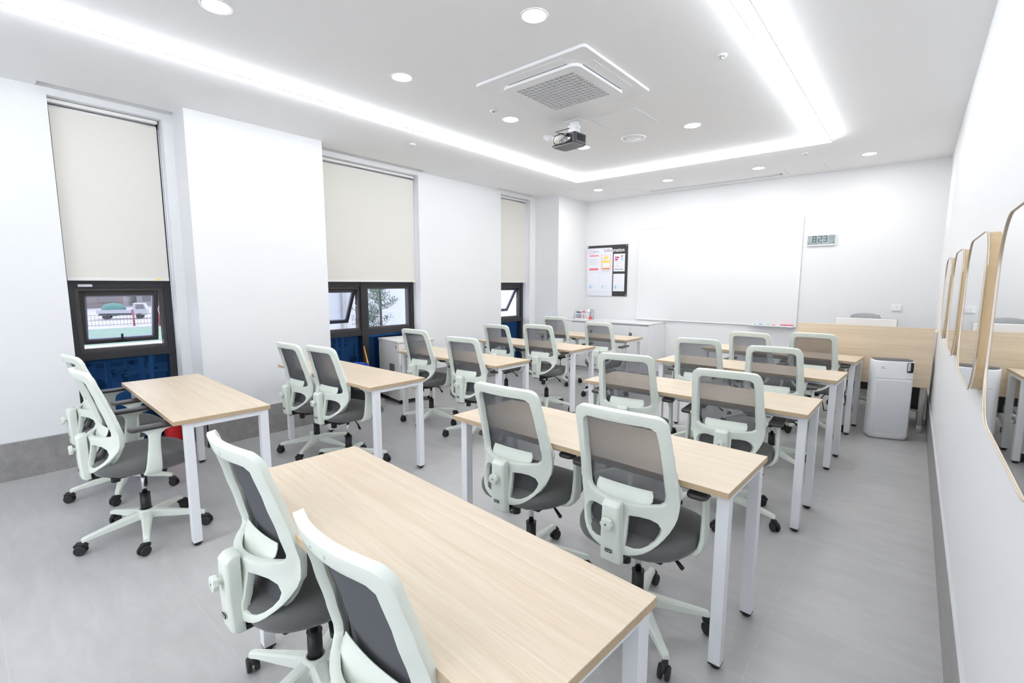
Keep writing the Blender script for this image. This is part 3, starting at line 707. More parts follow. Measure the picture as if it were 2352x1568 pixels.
def arc(c, r, a0, a1, n, z): return [(c[0]+r*math.cos(math.radians(a0+(a1-a0)*k/n)), c[1]+r*math.sin(math.radians(a0+(a1-a0)*k/n)), z) for k in range(n+1)]
def make_chair(name, label, cat, frame_mat='mint', arms=True, group='mint mesh chairs at the desks'):
    t = thing(name, label, cat, group=group)
    # back frame
    o = bpy.data.objects.new('back_frame', bpy.data.meshes.new('back_frame')); bm = frame_bm(); bm.to_mesh(o.data); bm.free(); o.data.materials.append(M[frame_mat]); C.objects.link(o)
    bake(o, [('SOLIDIFY', dict(thickness=.024, offset=-1.0)), ('BEVEL', dict(width=.0045, segments=2, limit_method='ANGLE', angle_limit=math.radians(50), harden_normals=False))])
    for p in o.data.polygons: p.use_smooth = True
    o.parent = t; fr = o
    # shallow oval on the top rail
    mb = MB(); yy = yback(0, .988)
    path = []
    for k in range(25):
        a = 2*PI*k/24; x = -.0+.030*max(-1, min(1, math.cos(a)*1.25)); z = .987+.0075*math.sin(a); path.append((x, yback(x, z)-.0008, z))
    mb.tube(path[:-1], .0011, 5, closed=True); mb.done('grip_mark', frame_mat, fr)
    # support column
    mb = MB(); prof = [(-.036, -.268), (-.028, -.276), (.028, -.276), (.036, -.268), (.036, -.232), (-.036, -.232)]
    rings = []
    for (z, sc, dy) in ((.404, 1.18, .018), (.414, 1.2, .006), (.52, 1.12, 0), (.62, 1.02, 0), (.640, 1.02, .0), (.652, .98, .012), (.655, .95, .02)):
        rings.append([mb.bm.verts.new((x*sc, y+dy*(1 if y < -.25 else .2), z)) for x, y in prof])
    for a, b_ in zip(rings, rings[1:]):
        for k in range(6): mb.bm.faces.new((a[k], a[(k+1) % 6], b_[(k+1) % 6], b_[k]))
    mb.bm.faces.new(rings[0][::-1]); mb.bm.faces.new(rings[-1])
    bmesh.ops.recalc_face_normals(mb.bm, faces=mb.bm.faces)
    col = mb.done('back_column', frame_mat, t); bake(col, [('BEVEL', dict(width=.003, segments=2, limit_method='ANGLE', angle_limit=math.radians(25)))])
    for p in col.data.polygons: p.use_smooth = True
    mb = MB(); mb.box(-.0145, .0145, -.2790, -.2765, .4545, .4665); tg = mb.done('maker_tag', 'black', col)
    mb = MB(); mb.merge(text_bm('LIVART', .0085, .0002), Matrix.Translation((0, -.2793, .4605)) @ ROT_X90, False); mb.done('tag_lettering', 'white', None).parent = tg
    # adjusting knob
    mb = MB(); mb.cyl((0, -.262, .577), (0, -.296, .577), .010, 12)
    pts = []
    for k in range(48):
        a = 2*PI*k/48; r = .0235+.0016*math.cos(8*a); pts.append((r*math.cos(a), r*math.sin(a)))
    mb.rprism(pts, 0, .016, Matrix.Translation((0, -.290, .577)) @ ROT_X90, bev=.002, smooth=True)
    kn = mb.done('back_knob', frame_mat, t)
    mb = MB(); mb.cyl((0, -.3064, .577), (0, -.3068, .577), .0042, 10); mb.done('knob_hole', 'dgrey', kn)
    # lumbar pad
    mb = MB(); n = 12
    rows = []
    for z, f in ((.590, .0), (.62, .35), (.65, .75), (.672, 1.0), (.684, 1.12), (.689, 1.10)):
        rr = []
        for k in range(n+1):
            hwp = .05 if z < .60 else (.085 if z < .63 else .122)
            x = -hwp+2*hwp*k/n
            if f > 1.05 and k in (0, n): x *= .96
            y = -.196+.032*f+.009*(x/.12)**2; rr.append(mb.bm.verts.new((x, y, z)))
        rows.append(rr)
    for a, b_ in zip(rows, rows[1:]):
        for k in range(n): mb.bm.faces.new((a[k], a[k+1], b_[k+1], b_[k]))
    lp = mb.done('lumbar_pad', frame_mat, t); bake(lp, [('SOLIDIFY', dict(thickness=.005, offset=0)), ('BEVEL', dict(width=.0015, segments=1, limit_method='ANGLE', angle_limit=math.radians(50)))])
    for p in lp.data.polygons: p.use_smooth = True
    # mesh fabric and its inner rim
    def ym(x, z): return yside(z)+.018-.026*(1-min(1, abs(x)/.185)**2)-(.0 if z < .93 else (z-.93)*.25)
    mb = MB(); zs = [.455+.535*k/18 for k in range(19)]; rows = []
    for z in zs:
        hwid = .184 if z > .58 else .184*math.sqrt(max(.12, 1-((.58-z)/.135)**2))
        hwid = min(hwid, .172+.02*(1-(z-.45)/.55)) if z > .9 else hwid
        rows.append([mb.bm.verts.new((hwid*(-1+2*k/12), ym(hwid*(-1+2*k/12), z), z)) for k in range(13)])
    for a, b_ in zip(rows, rows[1:]):
        for k in range(12):
            f = mb.bm.faces.new((a[k], a[k+1], b_[k+1], b_[k])); f.smooth = True
    edge = [r[0].co.copy() for r in rows]+[v.co.copy() for v in rows[-1][1:]]+[r[-1].co.copy() for r in rows[::-1][1:]]+[v.co.copy() for v in rows[0][::-1][1:-1]]
    mb.done('back_mesh', 'mesh', t)
    mb = MB(); mb.tube(edge, .0055, 6, closed=True, rx=.008); mb.done('mesh_rim', 'mint_in', t)
    # seat cushion
    mb = MB(); nx = 28
    def ring(sc, z, yo=0):
        out = []
        for k in range(nx):
            a = 2*PI*k/nx; c_, s_ = math.cos(a), math.sin(a)
            ex = abs(c_)**.62*(1 if c_ > 0 else -1); ey = abs(s_)**.72*(1 if s_ > 0 else -1)
            x = .250*ex*sc*(1-.10*max(0, -s_)); y = .012+.245*ey*sc+yo
            zz = z - (.020*max(0, (y-.12)/.13)**2 if z > .44 else 0) + .006*(abs(x)/.25)**2*(1 if z > .46 else 0)
            out.append(mb.bm.verts.new((x, y, zz)))
        return out
    R = [ring(.90, .424), ring(.965, .432), ring(1.0, .450), ring(1.0, .466), ring(.975, .482), ring(.90, .494), ring(.72, .500), ring(.4, .500)]
    for a, b_ in zip(R, R[1:]):
        for k in range(nx): mb.bm.faces.new((a[k], a[(k+1) % nx], b_[(k+1) % nx], b_[k]))
    mb.bm.faces.new(R[0][::-1]); mb.bm.faces.new(R[-1])
    for f in mb.bm.faces: f.smooth = True
    mb.done('seat', 'seat', t)
    mb = MB(); mb.box(-.17, .17, -.17, .17, .412, .428, .006, 1); mb.done('seat_pan', 'black', t)
    # mechanism
    mb = MB(); mb.box(-.075, .075, -.13, .13, .375, .414, .012, 2); mb.box(-.032, .032, -.245, -.10, .395, .418, .004, 1); mb.box(-.03, .03, -.245, -.228, .395, .47, .004, 1)
    mb.done('mechanism', 'black', t)
    mb = MB(); mb.cyl((0, -.125, .405), (0, -.125, .345), .0235, 20, .0215); mb.done('tension_knob', 'black', t)
    mb = MB(); mb.tube([(.07, .0, .392), (.13, -.012, .388), (.165, -.02, .372)], .0045, 8); mb.tube([(.160, -.019, .376), (.20, -.030, .350), (.205, -.031, .347)], [.006, .0095, .007], 10); mb.done('height_lever', 'black', t)
    # arm rests
    if arms:
        for s in (1, -1):
            mb = MB(); P = [(.10, .0, .4125, .030, .010), (.17, -.0, .413, .033, .0115), (.215, -.0, .417, .037, .0125), (.245, .0, .428, .040, .013), (.262, .003, .45, .0385, .0125), (.268, .006, .49, .035, .0115), (.267, .011, .56, .030, .0105), (.264, .016, .62, .028, .0105), (.261, .018, .645, .032, .0125), (.259, .022, .662, .050, .017), (.258, .027, .672, .075, .024), (.258, .03, .678, .088, .028)]
            rings = []
            for i, (x, y, z, ry, rt_) in enumerate(P):
                p0 = P[max(0, i-1)]; p1 = P[min(len(P)-1, i+1)]
                tx, tz = p1[0]-p0[0], p1[2]-p0[2]; L = math.hypot(tx, tz); tx /= L; tz /= L
                nxx, nz = -tz, tx
                ringv = []
                for k in range(16):
                    a = 2*PI*k/16; cc, ss = math.cos(a), math.sin(a)
                    cc = abs(cc)**.6*(1 if cc > 0 else -1); ss = abs(ss)**.6*(1 if ss > 0 else -1)
                    ringv.append(mb.bm.verts.new((s*(x+nxx*rt_*ss), y+ry*cc, z+nz*rt_*ss)))
                rings.append(ringv)
            for a, b_ in zip(rings, rings[1:]):
                for k in range(16): mb.bm.faces.new((a[k], a[(k+1) % 16], b_[(k+1) % 16], b_[k]))
            mb.bm.faces.new(rings[0][::-1]); mb.bm.faces.new(rings[-1])
            bmesh.ops.recalc_face_normals(mb.bm, faces=mb.bm.faces)
            for f in mb.bm.faces: f.smooth = True
            ar = mb.done('armrest', frame_mat, t)
            mb = MB(); mb.rprism([(s*.258+x, y) for x, y in rrect(0, .022, .078, .236, .026, 5)], .678, .697, bev=.006, smooth=True); mb.done('arm_pad', 'pad', ar)
    # gas lift
    mb = MB(); mb.cyl((0, 0, .12), (0, 0, .243), .0265, 20, .0255); mb.cyl((0, 0, .243), (0, 0, .247), .0275, 20); lift = mb.done('gas_lift', 'black', t)
    mb = MB(); mb.cyl((0, 0, .24), (0, 0, .38), .0135, 16); mb.done('piston', 'chrome', lift)
    # five-star base with castors
    mb = MB(); mb.lathe([(.03, .095), (.052, .100), (.055, .120), (.047, .142), (.036, .152), (.029, .152), (.029, .12), (0, .12)], n=30)
    for k in range(5):
        a = 2*PI*k/5; Mz = Matrix.Rotation(a, 4, 'Z')
        b = bmesh.new(); sec = []
        for (r, wd, zt_, zb) in ((.025, .030, .147, .100), (.06, .027, .140, .100), (.16, .021, .121, .088), (.255, .0165, .103, .080), (.288, .0155, .096, .074), (.300, .012, .090, .072)):
            sec.append([b.verts.new(p) for p in ((r, -wd, zb), (r, wd, zb), (r, wd*.92, zt_-.006), (r, wd*.55, zt_), (r, -wd*.55, zt_), (r, -wd*.92, zt_-.006))])
        for p, q_ in zip(sec, sec[1:]):
            for j in range(6): b.faces.new((p[j], p[(j+1) % 6], q_[(j+1) % 6], q_[j]))
        b.faces.new(sec[0][::-1]); b.faces.new(sec[-1]); bmesh.ops.recalc_face_normals(b, faces=b.faces)
        mb.merge(b, Mz, False)
    base = mb.done('base', frame_mat, t)
    rnd = random.Random(4)
    for k in range(5):
        a = 2*PI*k/5; cx_, cy_ = .290*math.cos(a), .290*math.sin(a); sw = rnd.uniform(-1.2, 1.2)
        dx, dy = math.cos(a+sw), math.sin(a+sw); px_, py_ = -dy, dx
        wx, wy = cx_+dx*.018, cy_+dy*.018
        mb = MB(); mb.cyl((cx_, cy_, .078), (cx_, cy_, .052), .010, 12)
        for s in (1, -1):
            p0 = Vector((wx+px_*.006*s, wy+py_*.006*s, .0275)); p1 = Vector((wx+px_*.022*s, wy+py_*.022*s, .0275))
            mb.tube([p0, p0+(p1-p0)*.1, p0+(p1-p0)*.8, p1], [.024, .0275, .0275, .024], 20)
        mb.tube([(cx_-dx*.012, cy_-dy*.012, .045), (cx_+dx*.004, cy_+dy*.004, .058), (wx+dx*.006, wy+dy*.006, .0575), (wx+dx*.026, wy+dy*.026, .040)], [.010, .013, .011, .006], 8, rx=[.014, .018, .018, .014])
        ca = mb.done('castor', 'blackr', base)
    index_tree(t); return t
POSES = {'L1a': (-4.258, .700, 3.4, 0, -95), 'L1b': (-3.400, .638, 0.1, .012, -85), 'L2a': (-3.973, 2.0, 1.2, -.02, -126), 'L2b': (-3.447, 2.015, 3.8, 0, -20), 'L3a': (-3.893, 3.252, 2.5, .01, -138), 'L3b': (-3.159, 3.204, 6.3, -.012, -141),
         'L4a': (-3.962, 4.598, 4.3, -.03, -100), 'L4b': (-3.248, 4.475, 5.7, .015, -60), 'L5a': (-3.996, 5.86, 7.4, 0, -43), 'L5b': (-3.093, 5.563, 4.6, -.015, -50),
         'R1a': (-1.550, .742, -1.0, 0, -155.6), 'R1b': (-.852, .700, -1.8, -.03, -120), 'R2a': (-1.439, 1.859, 1.1, 0, -44), 'R2b': (-.824, 1.829, -.1, 0, -43), 'R3a': (-1.505, 3.155, 8.8, 0, -2), 'R3b': (-.829, 3.157, 3.4, -.035, -14),
         'R4a': (-1.439, 4.424, 4.4, 0, 12), 'R4b': (-.815, 4.327, 4.1, -.009, -41), 'R5a': (-1.22, 5.385, -4.0, -.008, -60), 'R5b': (-.716, 5.575, .4, .005, -44)}
CL = {'R1a': 'knob sticking out at lower left', 'R1b': 'cut off by the bottom edge', 'R2a': 'smaller than the chair on its right', 'R2b': 'seen most fully from behind',
      'R3a': 'turned slightly to the left', 'R3b': 'lower back hidden by a desk', 'R4a': 'in front of the whiteboard', 'R4b': 'overlapping the far right chair',
      'R5a': 'just below the marker tray', 'R5b': 'before the oak teacher desk panel', 'L1a': 'far left by the window', 'L1b': 'whole base in side view',
      'L2a': 'in front of the white pillar', 'L2b': 'beside the waste bin', 'L3a': 'in front of the white steel cart', 'L3b': 'between the cart and the middle aisle', 'L4a': 'before the narrow window', 'L4b': 'right of the narrow window',
      'L5a': 'in front of the corner column', 'L5b': 'in front of the low white cabinet'}
c0 = None
UPPER = ('back_frame', 'back_column', 'back_knob', 'lumbar_pad', 'back_mesh', 'mesh_rim', 'seat', 'seat_pan', 'mechanism', 'tension_knob', 'height_lever', 'armrest')
for k, (x, y, a, dz, ba) in POSES.items():
    if c0 is None:
        c0 = make_chair('office_chair', '', 'chair'); proto = c0; o = c0
    else: o = copy_tree(c0)
    tx, ty, ta = TABLES[k[:2]]; ar = math.radians(a)
    for sx_ in (-.2, .2):
        ex = x+sx_*math.cos(ar)+.12*math.sin(ar); lim = ty-TD/2/math.cos(ta)+(ex-tx)*math.tan(ta)+.016
        ey = y+sx_*math.sin(ar)-.119*math.cos(ar)
        if ey > lim: y -= ey-lim
    o.location = (x, y, 0); o.rotation_euler = (0, 0, ar)
    o['label'] = '%s mint chair at the %s %s desk, %s' % ('left' if k[2] == 'a' else 'right', ORD[k[1]], SIDE[k[0]].replace(' ', '-'), CL[k])
    CH = globals().setdefault('CH', []); CH.append((o, dz, ba))
for o, dz, ba in CH:
    for ch in kids(o):
        nm = ch.name.split('.')[0]
        if nm == 'base': ch.rotation_euler = (0, 0, math.radians(ba))
        elif nm in UPPER: ch.location.z = dz

# ------------------------------------------------------------------ mirrors on the right wall
ML = ['largest mirror, nearest the camera, cut off by the right edge of the photo', 'second oak-sided wall mirror from the camera, reflecting the light switch', 'third oak-sided wall mirror from the camera', 'smallest and farthest wall mirror, next to the teacher desk']
XM = .174
for i, (a, b_) in enumerate([(1.06, 1.90), (2.22, 2.98), (3.29, 3.98), (4.33, 5.00)]):
    w_, h_ = b_-a, .562
    t = thing('wall_mirror', ML[i], 'mirror', (XR, (a+b_)/2, 1.387), group='rounded mirrors along the right wall')
    # local: outline in (y,z); build in xy and turn so that +z of the prism faces -x
    Mx = Matrix(((0, 0, -1, 0), (1, 0, 0, 0), (0, 1, 0, 0), (0, 0, 0, 1)))
    D = XR-XM
    mb = MB(); mb.rprism(rrect(0, 0, w_-.006, h_-.006, .14, 10), .0, D-.004, Mx, smooth=False)
    o = mb.done('wood_body', 'mirwood', t)
    mb = MB(); mb.rprism(rrect(0, 0, w_, h_, .143, 10), D-.005, D-.001, Mx); mb.done('glass', 'mirror', t)
    ring_ = [(-D, p[0], p[1]) for p in rrect(0, 0, w_, h_, .143, 10)]
    mb = MB(); mb.tube(ring_, .0016, 8, closed=True, rx=.003); mb.done('rim', 'gold', t)

# ------------------------------------------------------------------ whiteboard
t = thing('whiteboard', 'large white magnetic board on the back wall', 'whiteboard', (-2.4, YB, .9))
bx0, bx1, bz0, bz1 = -3.583-(-2.4), -1.222+2.4, -.005, 1.485
mb = MB(); mb.box(bx0, bx1, -.018, -.001, bz0, bz1); mb.done('board_panel', 'whiteg', t)
mb = MB()
for q_ in ((bx0-.008, bx1+.008, bz0-.008, bz0+.004), (bx0-.008, bx1+.008, bz1-.004, bz1+.008)): mb.box(q_[0], q_[1], -.023, -.001, q_[2], q_[3], .002, 1)
for q_ in ((bx0-.008, bx0+.004), (bx1-.004, bx1+.008)): mb.box(q_[0], q_[1], -.023, -.001, bz0, bz1, .002, 1)
mb.done('board_frame', 'white', t)
mb = MB(); mb.box(.60, 1.16, -.085, -.020, -.012, -.004, .002, 1); mb.box(.60, 1.16, -.088, -.083, -.012, .008, .001, 1); mb.done('marker_tray', 'white', t)
MT_ = [(-1.72, 'blue', 'blue-capped whiteboard marker at the left end of the marker tray'), (-1.55, 'redl', 'red-capped whiteboard marker on the marker tray'), ]
for i, (mx_, m_, lab) in enumerate(MT_):
    t = thing('marker', lab, 'marker', (mx_, YB-.055, .904), group='markers on the whiteboard tray')
    mb = MB(); mb.cyl((-.055, 0, .001), (.04, 0, .001), .0085, 12); bd = mb.done('barrel', 'white', t)
    s_ = 1 if i == 0 else 1
    mb = MB(); mb.cyl((.04, 0, .001), (.085, 0, .001), .0095, 12); mb.done('cap', m_, t)
    mb = MB(); mb.cyl((-.062, 0, .001), (-.054, 0, .001), .0088, 12); mb.done('end_plug', m_, t)
    mb = MB(); mb.cyl((-.03, 0, .001), (.015, 0, .001), .0088, 12); mb.done('printed_band', 'green', bd)
t = thing('board_eraser', 'red-topped board eraser at the right end of the marker tray', 'eraser', (-1.325, YB-.055, .896))
mb = MB(); mb.box(-.075, .075, -.022, .022, 0, .014, .002, 1); mb.done('felt', 'lgrey', t)
mb = MB(); mb.box(-.078, .078, -.024, .024, .014, .026, .003, 1); mb.done('handle_top', 'pinkred', t)

# ------------------------------------------------------------------ digital clock
t = thing('wall_clock', 'white digital wall clock reading 8:23 right of the whiteboard', 'clock', (-.998, YB, 2.063))
mb = MB(); mb.box(-.168, .168, -.026, -.001, -.072, .072, .006, 2); mb.done('case', 'white', t)
mb = MB(); mb.box(-.158, .156, -.0275, -.0255, -.055, .064); lcd = mb.done('display', 'lcd', t)
SEG = {'0': 'abcdef', '1': 'bc', '2': 'abged', '3': 'abgcd', '4': 'fgbc', '5': 'afgcd', '6': 'afgedc', '7': 'abc', '8': 'abcdefg', '9': 'abcdfg'}
def digit(mb, ch, x, z, w_, h_, th, y=-.0285):
    S = {'a': (x, x+w_, z+h_-th, z+h_), 'g': (x, x+w_, z+h_/2-th/2, z+h_/2+th/2), 'd': (x, x+w_, z, z+th), 'f': (x, x+th, z+h_/2, z+h_), 'b': (x+w_-th, x+w_, z+h_/2, z+h_), 'e': (x, x+th, z, z+h_/2), 'c': (x+w_-th, x+w_, z, z+h_/2)}
    for c_ in SEG[ch]:
        q_ = S[c_]; mb.box(q_[0], q_[1], y, y+.001, q_[2], q_[3])
mb = MB()
for ch, x in (('8', -.100), ('2', -.034), ('3', .022)): digit(mb, ch, x, -.022, .042, .078, .0085)
mb.box(-.049, -.043, -.0285, -.0275, .0, .008); mb.box(-.049, -.043, -.0285, -.0275, .024, .032)
mb.done('time_digits', 'lcdink', lcd)
mb = MB()
x = -.152
for ch in '2024': digit(mb, ch, x, -.051, .013, .020, .003); x += .018
for ch in '08': digit(mb, ch, x+.008, -.051, .013, .020, .003); x += .018
for ch in '16': digit(mb, ch, x+.022, -.051, .013, .020, .003); x += .018
for ch, xx, zz in (('2', .092, .034), ('3', .120, .034), ('2', .092, .002), ('5', .120, .002), ('7', .092, -.045), ('1', .112, -.045), ('8', .130, -.045)): digit(mb, ch, xx, zz, .018, .026, .0035)
mb.box(-.145, -.125, -.0285, -.0275, .040, .046)
mb.done('small_digits', 'lcdink2', lcd)

# ------------------------------------------------------------------ information board with sheets
t = thing('notice_board', 'black and white acrylic information board on the back wall', 'notice board', (-4.19, YB, 1.27))
W2, HB = .395, .89
mb = MB(); mb.box(-W2, W2, -.012, -.006, 0, HB); mb.done('board', 'boardblack', t)
pl = [(-W2, 0), (.112, 0), (.112, .845-.05)]+[(.112-.05+.05*math.cos(math.radians(a)), .845-.05+.05*math.sin(math.radians(a))) for a in range(15, 91, 15)]+[(-W2, .845)]
mb = MB(); mb.rprism(pl, .0, .001, Matrix.Translation((0, -.0122, 0)) @ ROT_X90); mb.done('white_field', 'paperw', t)
mb = MB(); mb.merge(text_bm('infor', .088, .0004, 'RIGHT', bold=-.0005), Matrix.Translation((.108, -.0138, .797)) @ ROT_X90, False); mb.done('heading_letters', 'dgrey', t)
mb = MB(); mb.merge(text_bm('mation', .088, .0004, 'LEFT', bold=.0015), Matrix.Translation((.120, -.0138, .797)) @ Matrix.Diagonal((.88, 1, 1, 1)) @ ROT_X90, False); mb.done('heading_letters', 'white', t)
mb = MB(); mb.tube([(-.315+.042*math.cos(2*PI*k/24), -.0138, HB-.118+.042*math.sin(2*PI*k/24)) for k in range(24)], .0022, 5, closed=True); mb.done('logo_ring', 'magenta', t)
mb = MB(); mb.merge(text_bm('REBIT', .040, .0004, 'LEFT'), Matrix.Translation((-.268, -.0138, HB-.108)) @ ROT_X90, False); mb.tube([(-.345, -.0138, HB-.128), (-.33, -.0138, HB-.106), (-.318, -.0138, HB-.128), (-.30, -.0138, HB-.106), (-.288, -.0138, HB-.128), (-.27, -.0138, HB-.108)], .0022, 5); mb.done('logo_letters', 'grey', t)
for (sx_, sz_) in ((-W2+.018, .022), (W2-.018, .022), (-W2+.018, HB-.022), (W2-.018, HB-.022)):
    mb = MB(); mb.cyl((sx_, -.020, sz_), (sx_, -.001, sz_), .009, 12); mb.done('standoff', 'chrome', t)
SH = [(-.372, .430, 'pink'), (-.126, .430, 'yellow'), (.130, .430, 'teacher'), (-.372, .086, 'plain'), (-.126, .086, 'plain'), (.130, .086, 'plain')]
SL = ['notice sheet with two pink bars, upper left on the information board', 'yellow and pink notice sheet, upper middle on the information board', 'white sheet with a small drawn person, upper right on the information board',
      'plain sheet with a light blue square, lower left on the information board', 'plain sheet with a light blue square, lower middle on the information board', 'plain sheet with a light blue square on the black strip, lower right on the board']
for i, (sx_, sz_, kd) in enumerate(SH):
    w_, h_ = .222, .325
    t = thing('notice_sheet', SL[i], 'notice', (-4.19+sx_+w_/2, YB-.0145, 1.27+sz_), group='sheets on the information board'); t.scale = (.97, 1, .93)
    mb = MB(); mb.box(-w_/2, w_/2, -.003, -.0005, 0, h_); mb.done('paper', 'paper', t)
    def bar(x0_, x1_, z0_, z1_, m_, nm='printed_block', y=-.0036): b2 = MB(); b2.box(x0_, x1_, y, -.003, z0_, z1_); return b2.done(nm, m_, t)
    def lines(zs_, x0_, x1_, m_='grey', hh=.004):
        b2 = MB()
        rr = random.Random(i)
        for z_ in zs_:
            x_ = x0_
            while x_ < x1_-.01:
                l_ = rr.uniform(.008, .022); b2.box(x_, min(x1_, x_+l_), -.0034, -.003, z_, z_+hh); x_ += l_+.004
        b2.done('printed_lines', m_, t)
    if kd == 'pink':
        bar(-.095, .095, .292, .315, 'pinkp'); bar(-.095, .095, .025, .068, 'pinkp'); lines([.235, .21, .185, .16, .135], -.092, .085)
    elif kd == 'yellow':
        b2 = MB()
        for q_ in ((-.1, .1, .035, .040), (-.1, .1, .310, .315), (-.1, -.094, .035, .315), (.094, .1, .035, .315)): b2.box(q_[0], q_[1], -.0036, -.003, q_[2], q_[3])
        b2.done('pink_border', 'pinkp', t)
        b2 = MB(); b2.rprism([(-.082, .055), (.082, .055), (.082, .235), (.066, .235)]+[(.06*math.cos(math.radians(a)), .235+.055*math.sin(math.radians(a))) for a in range(10, 171, 20)]+[(-.066, .235), (-.082, .235)], 0, .0006, Matrix.Translation((0, -.0031, 0)) @ ROT_X90); b2.done('yellow_panel', 'yellow', t)
        for xx in (-.048, 0, .048): b2 = MB(); b2.cyl((xx, -.0044, .225), (xx, -.0038, .225), .020, 16); b2.done('round_icon', 'paper', t)
        b2 = MB(); b2.box(-.070, .070, -.0044, -.0038, .075, .165); b2.done('white_panel', 'paper', t)
        bar(-.075, .075, .048, .062, 'redl', y=-.0046); lines([.012, .020], -.08, .08)
    elif kd == 'teacher':
        b2 = MB(); b2.merge(text_bm('EVENT', .045, .0003, 'LEFT', bold=.001), Matrix.Translation((-.085, -.0034, .258)) @ Matrix.Diagonal((.62, 1, 1, 1)) @ ROT_X90, False) if False else None
        bar(-.085, .0, .245, .272, 'magenta'); bar(-.085, -.025, .205, .235, 'magenta'); bar(-.085, -.02, .188, .196, 'orange'); bar(-.085, -.01, .098, .106, 'orange'); bar(-.09, .085, .03, .046, 'grey'); lines([.165, .155, .135, .085, .072], -.085, .05, 'lgrey')
        b2 = MB(); b2.rprism(rrect(.052, .222, .048, .055, .02, 4), 0, .0006, Matrix.Translation((0, -.0031, 0)) @ ROT_X90); b2.done('drawn_body', 'lblue', t)
        b2 = MB(); b2.cyl((.052, -.0044, .268), (.052, -.0038, .268), .019, 14); b2.done('drawn_face', 'skin', t)
        b2 = MB(); b2.rprism(rrect(.052, .284, .038, .014, .006, 3), 0, .0006, Matrix.Translation((0, -.0045, 0)) @ ROT_X90); b2.done('drawn_hair', 'dgrey', t)
    else:
        bar(-.088, -.048, .045, .110, 'lblue'); lines([.098, .085, .060], -.040, .05, 'lgrey', .003)

# ------------------------------------------------------------------ switch and socket on the back wall
t = thing('light_switch', 'white double light switch on the back wall above the teacher desk', 'switch', (-.155, YB, 1.194))
mb = MB(); mb.box(-.052, .052, -.010, -.001, -.042, .042, .003, 2); mb.done('switch_plate', 'white', t)
for s in (-1, 1): mb = MB(); mb.box(s*.022-.020, s*.022+.020, -.014, -.009, -.032, .032, .002, 1); mb.done('rocker', 'white', t)
t = thing('wall_socket', 'white vertical double socket on the wall above the white cabinet', 'socket', (-4.47, YB, .985))
mb = MB(); mb.box(-.037, .037, -.010, -.001, -.068, .068, .003, 2); mb.done('socket_plate', 'white', t)
for s in (-1, 1): mb = MB(); mb.lathe([(.024, 0), (.024, .004), (.019, .004), (.018, .0005), (0, .0005)], n=20, M4=Matrix.Translation((0, -.0105, s*.030)) @ ROT_X90); mb.done('outlet', 'lgrey', t)

# ------------------------------------------------------------------ low white cabinet in the far left corner
CX0, CX1, CYF = XC+.008, -3.085, 6.935
t = thing('storage_cabinet', 'low white storage cabinet with four doors under the information board', 'cabinet', ((CX0+CX1)/2, (CYF+YB)/2, 0))
ox, oy = -(CX0+CX1)/2, -(CYF+YB)/2
mb = MB(); mb.box(CX0+ox, CX1+ox, CYF+.018+oy, YB-.003+oy, .075, .842, .002, 1); mb.done('carcass', 'white', t)
mb = MB(); mb.box(CX0+ox, CX1+ox, CYF-.002+oy, YB-.003+oy, .846, .868, .002, 1); mb.done('top_board', 'whiteg', t)
mb = MB(); mb.box(CX0+.12+ox, CX1-.02+ox, CYF+.004+oy, CYF+.0175+oy, .828, .845); mb.done('finger_groove', 'grey', t)
mb = MB(); mb.box(CX0+ox, CX1-.02+ox, CYF+.03+oy, YB-.01+oy, .0, .075); mb.done('plinth', 'lgrey', t)
seams = [CX0+.115, -4.145, -3.785, -3.425, CX1-.016]
mb = MB(); mb.box(CX0+ox, seams[0]-.002+ox, CYF+oy, CYF+.018+oy, .075, .842, .001, 1); mb.done('filler_strip', 'white', t)
for k in range(4):
    mb = MB(); mb.box(seams[k]+.0015+ox, seams[k+1]-.0015+ox, CYF+oy, CYF+.018+oy, .080, .826, .0015, 1); d_ = mb.done('door', 'white', t)
    if k in (1, 3):
        lx = seams[k]+.025+ox
        mb = MB(); mb.box(lx-.022, lx+.022, CYF-.004+oy, CYF+.0005+oy, .665, .710, .003, 1); mb.done('lock', 'black', d_)
        mb = MB(); mb.cyl((lx, CYF-.010+oy, .687), (lx, CYF-.003+oy, .687), .010, 12); mb.done('lock_knob', 'lgrey', d_)
# things on the cabinet
ZC = .868
t = thing('plastic_basket', 'white slotted plastic basket on the low cabinet', 'basket', (-4.475, 7.28, ZC), .1)
mb = MB()
for (a, b_, c_, d_) in ((-.13, .13, -.085, -.081), (-.13, .13, .081, .085), (-.13, -.126, -.085, .085), (.126, .13, -.085, .085)):
    mb.box(a, b_, c_, d_, 0, .012); mb.box(a, b_, c_, d_, .088, .104)
    for k in range(3): mb.box(a, b_, c_, d_, .024+k*.022, .034+k*.022)
for (px_, py_) in ((-.128, -.083), (.128, -.083), (-.128, .083), (.128, .083), (0, -.083), (0, .083)): mb.box(px_-.006, px_+.006, py_-.003, py_+.003, 0, .10)
mb.box(-.128, .128, -.083, .083, 0, .006); mb.done('basket_body', 'white', t)
t = thing('tape_dispenser', 'navy tape dispenser lying in the white basket', 'tape dispenser', (-4.53, 7.25, ZC+.0065), .1)
mb = MB(); mb.box(-.055, .055, -.03, .03, 0, .09, .01, 2); mb.box(-.075, .02, -.028, .028, .085, .115, .01, 2); mb.done('body', 'navy', t)
mb = MB(); mb.cyl((.03, -.018, .115), (.03, .018, .115), .036, 20); mb.done('tape_roll', 'white', t)
t = thing('pump_bottle', 'small white pump bottle standing in the basket', 'bottle', (-4.40, 7.30, ZC+.0065))
mb = MB(); mb.lathe([(0, 0), (.032, 0), (.034, .01), (.034, .13), (.028, .15), (.012, .158), (.012, .175), (0, .175)], n=20); mb.done('bottle_body', 'white', t)
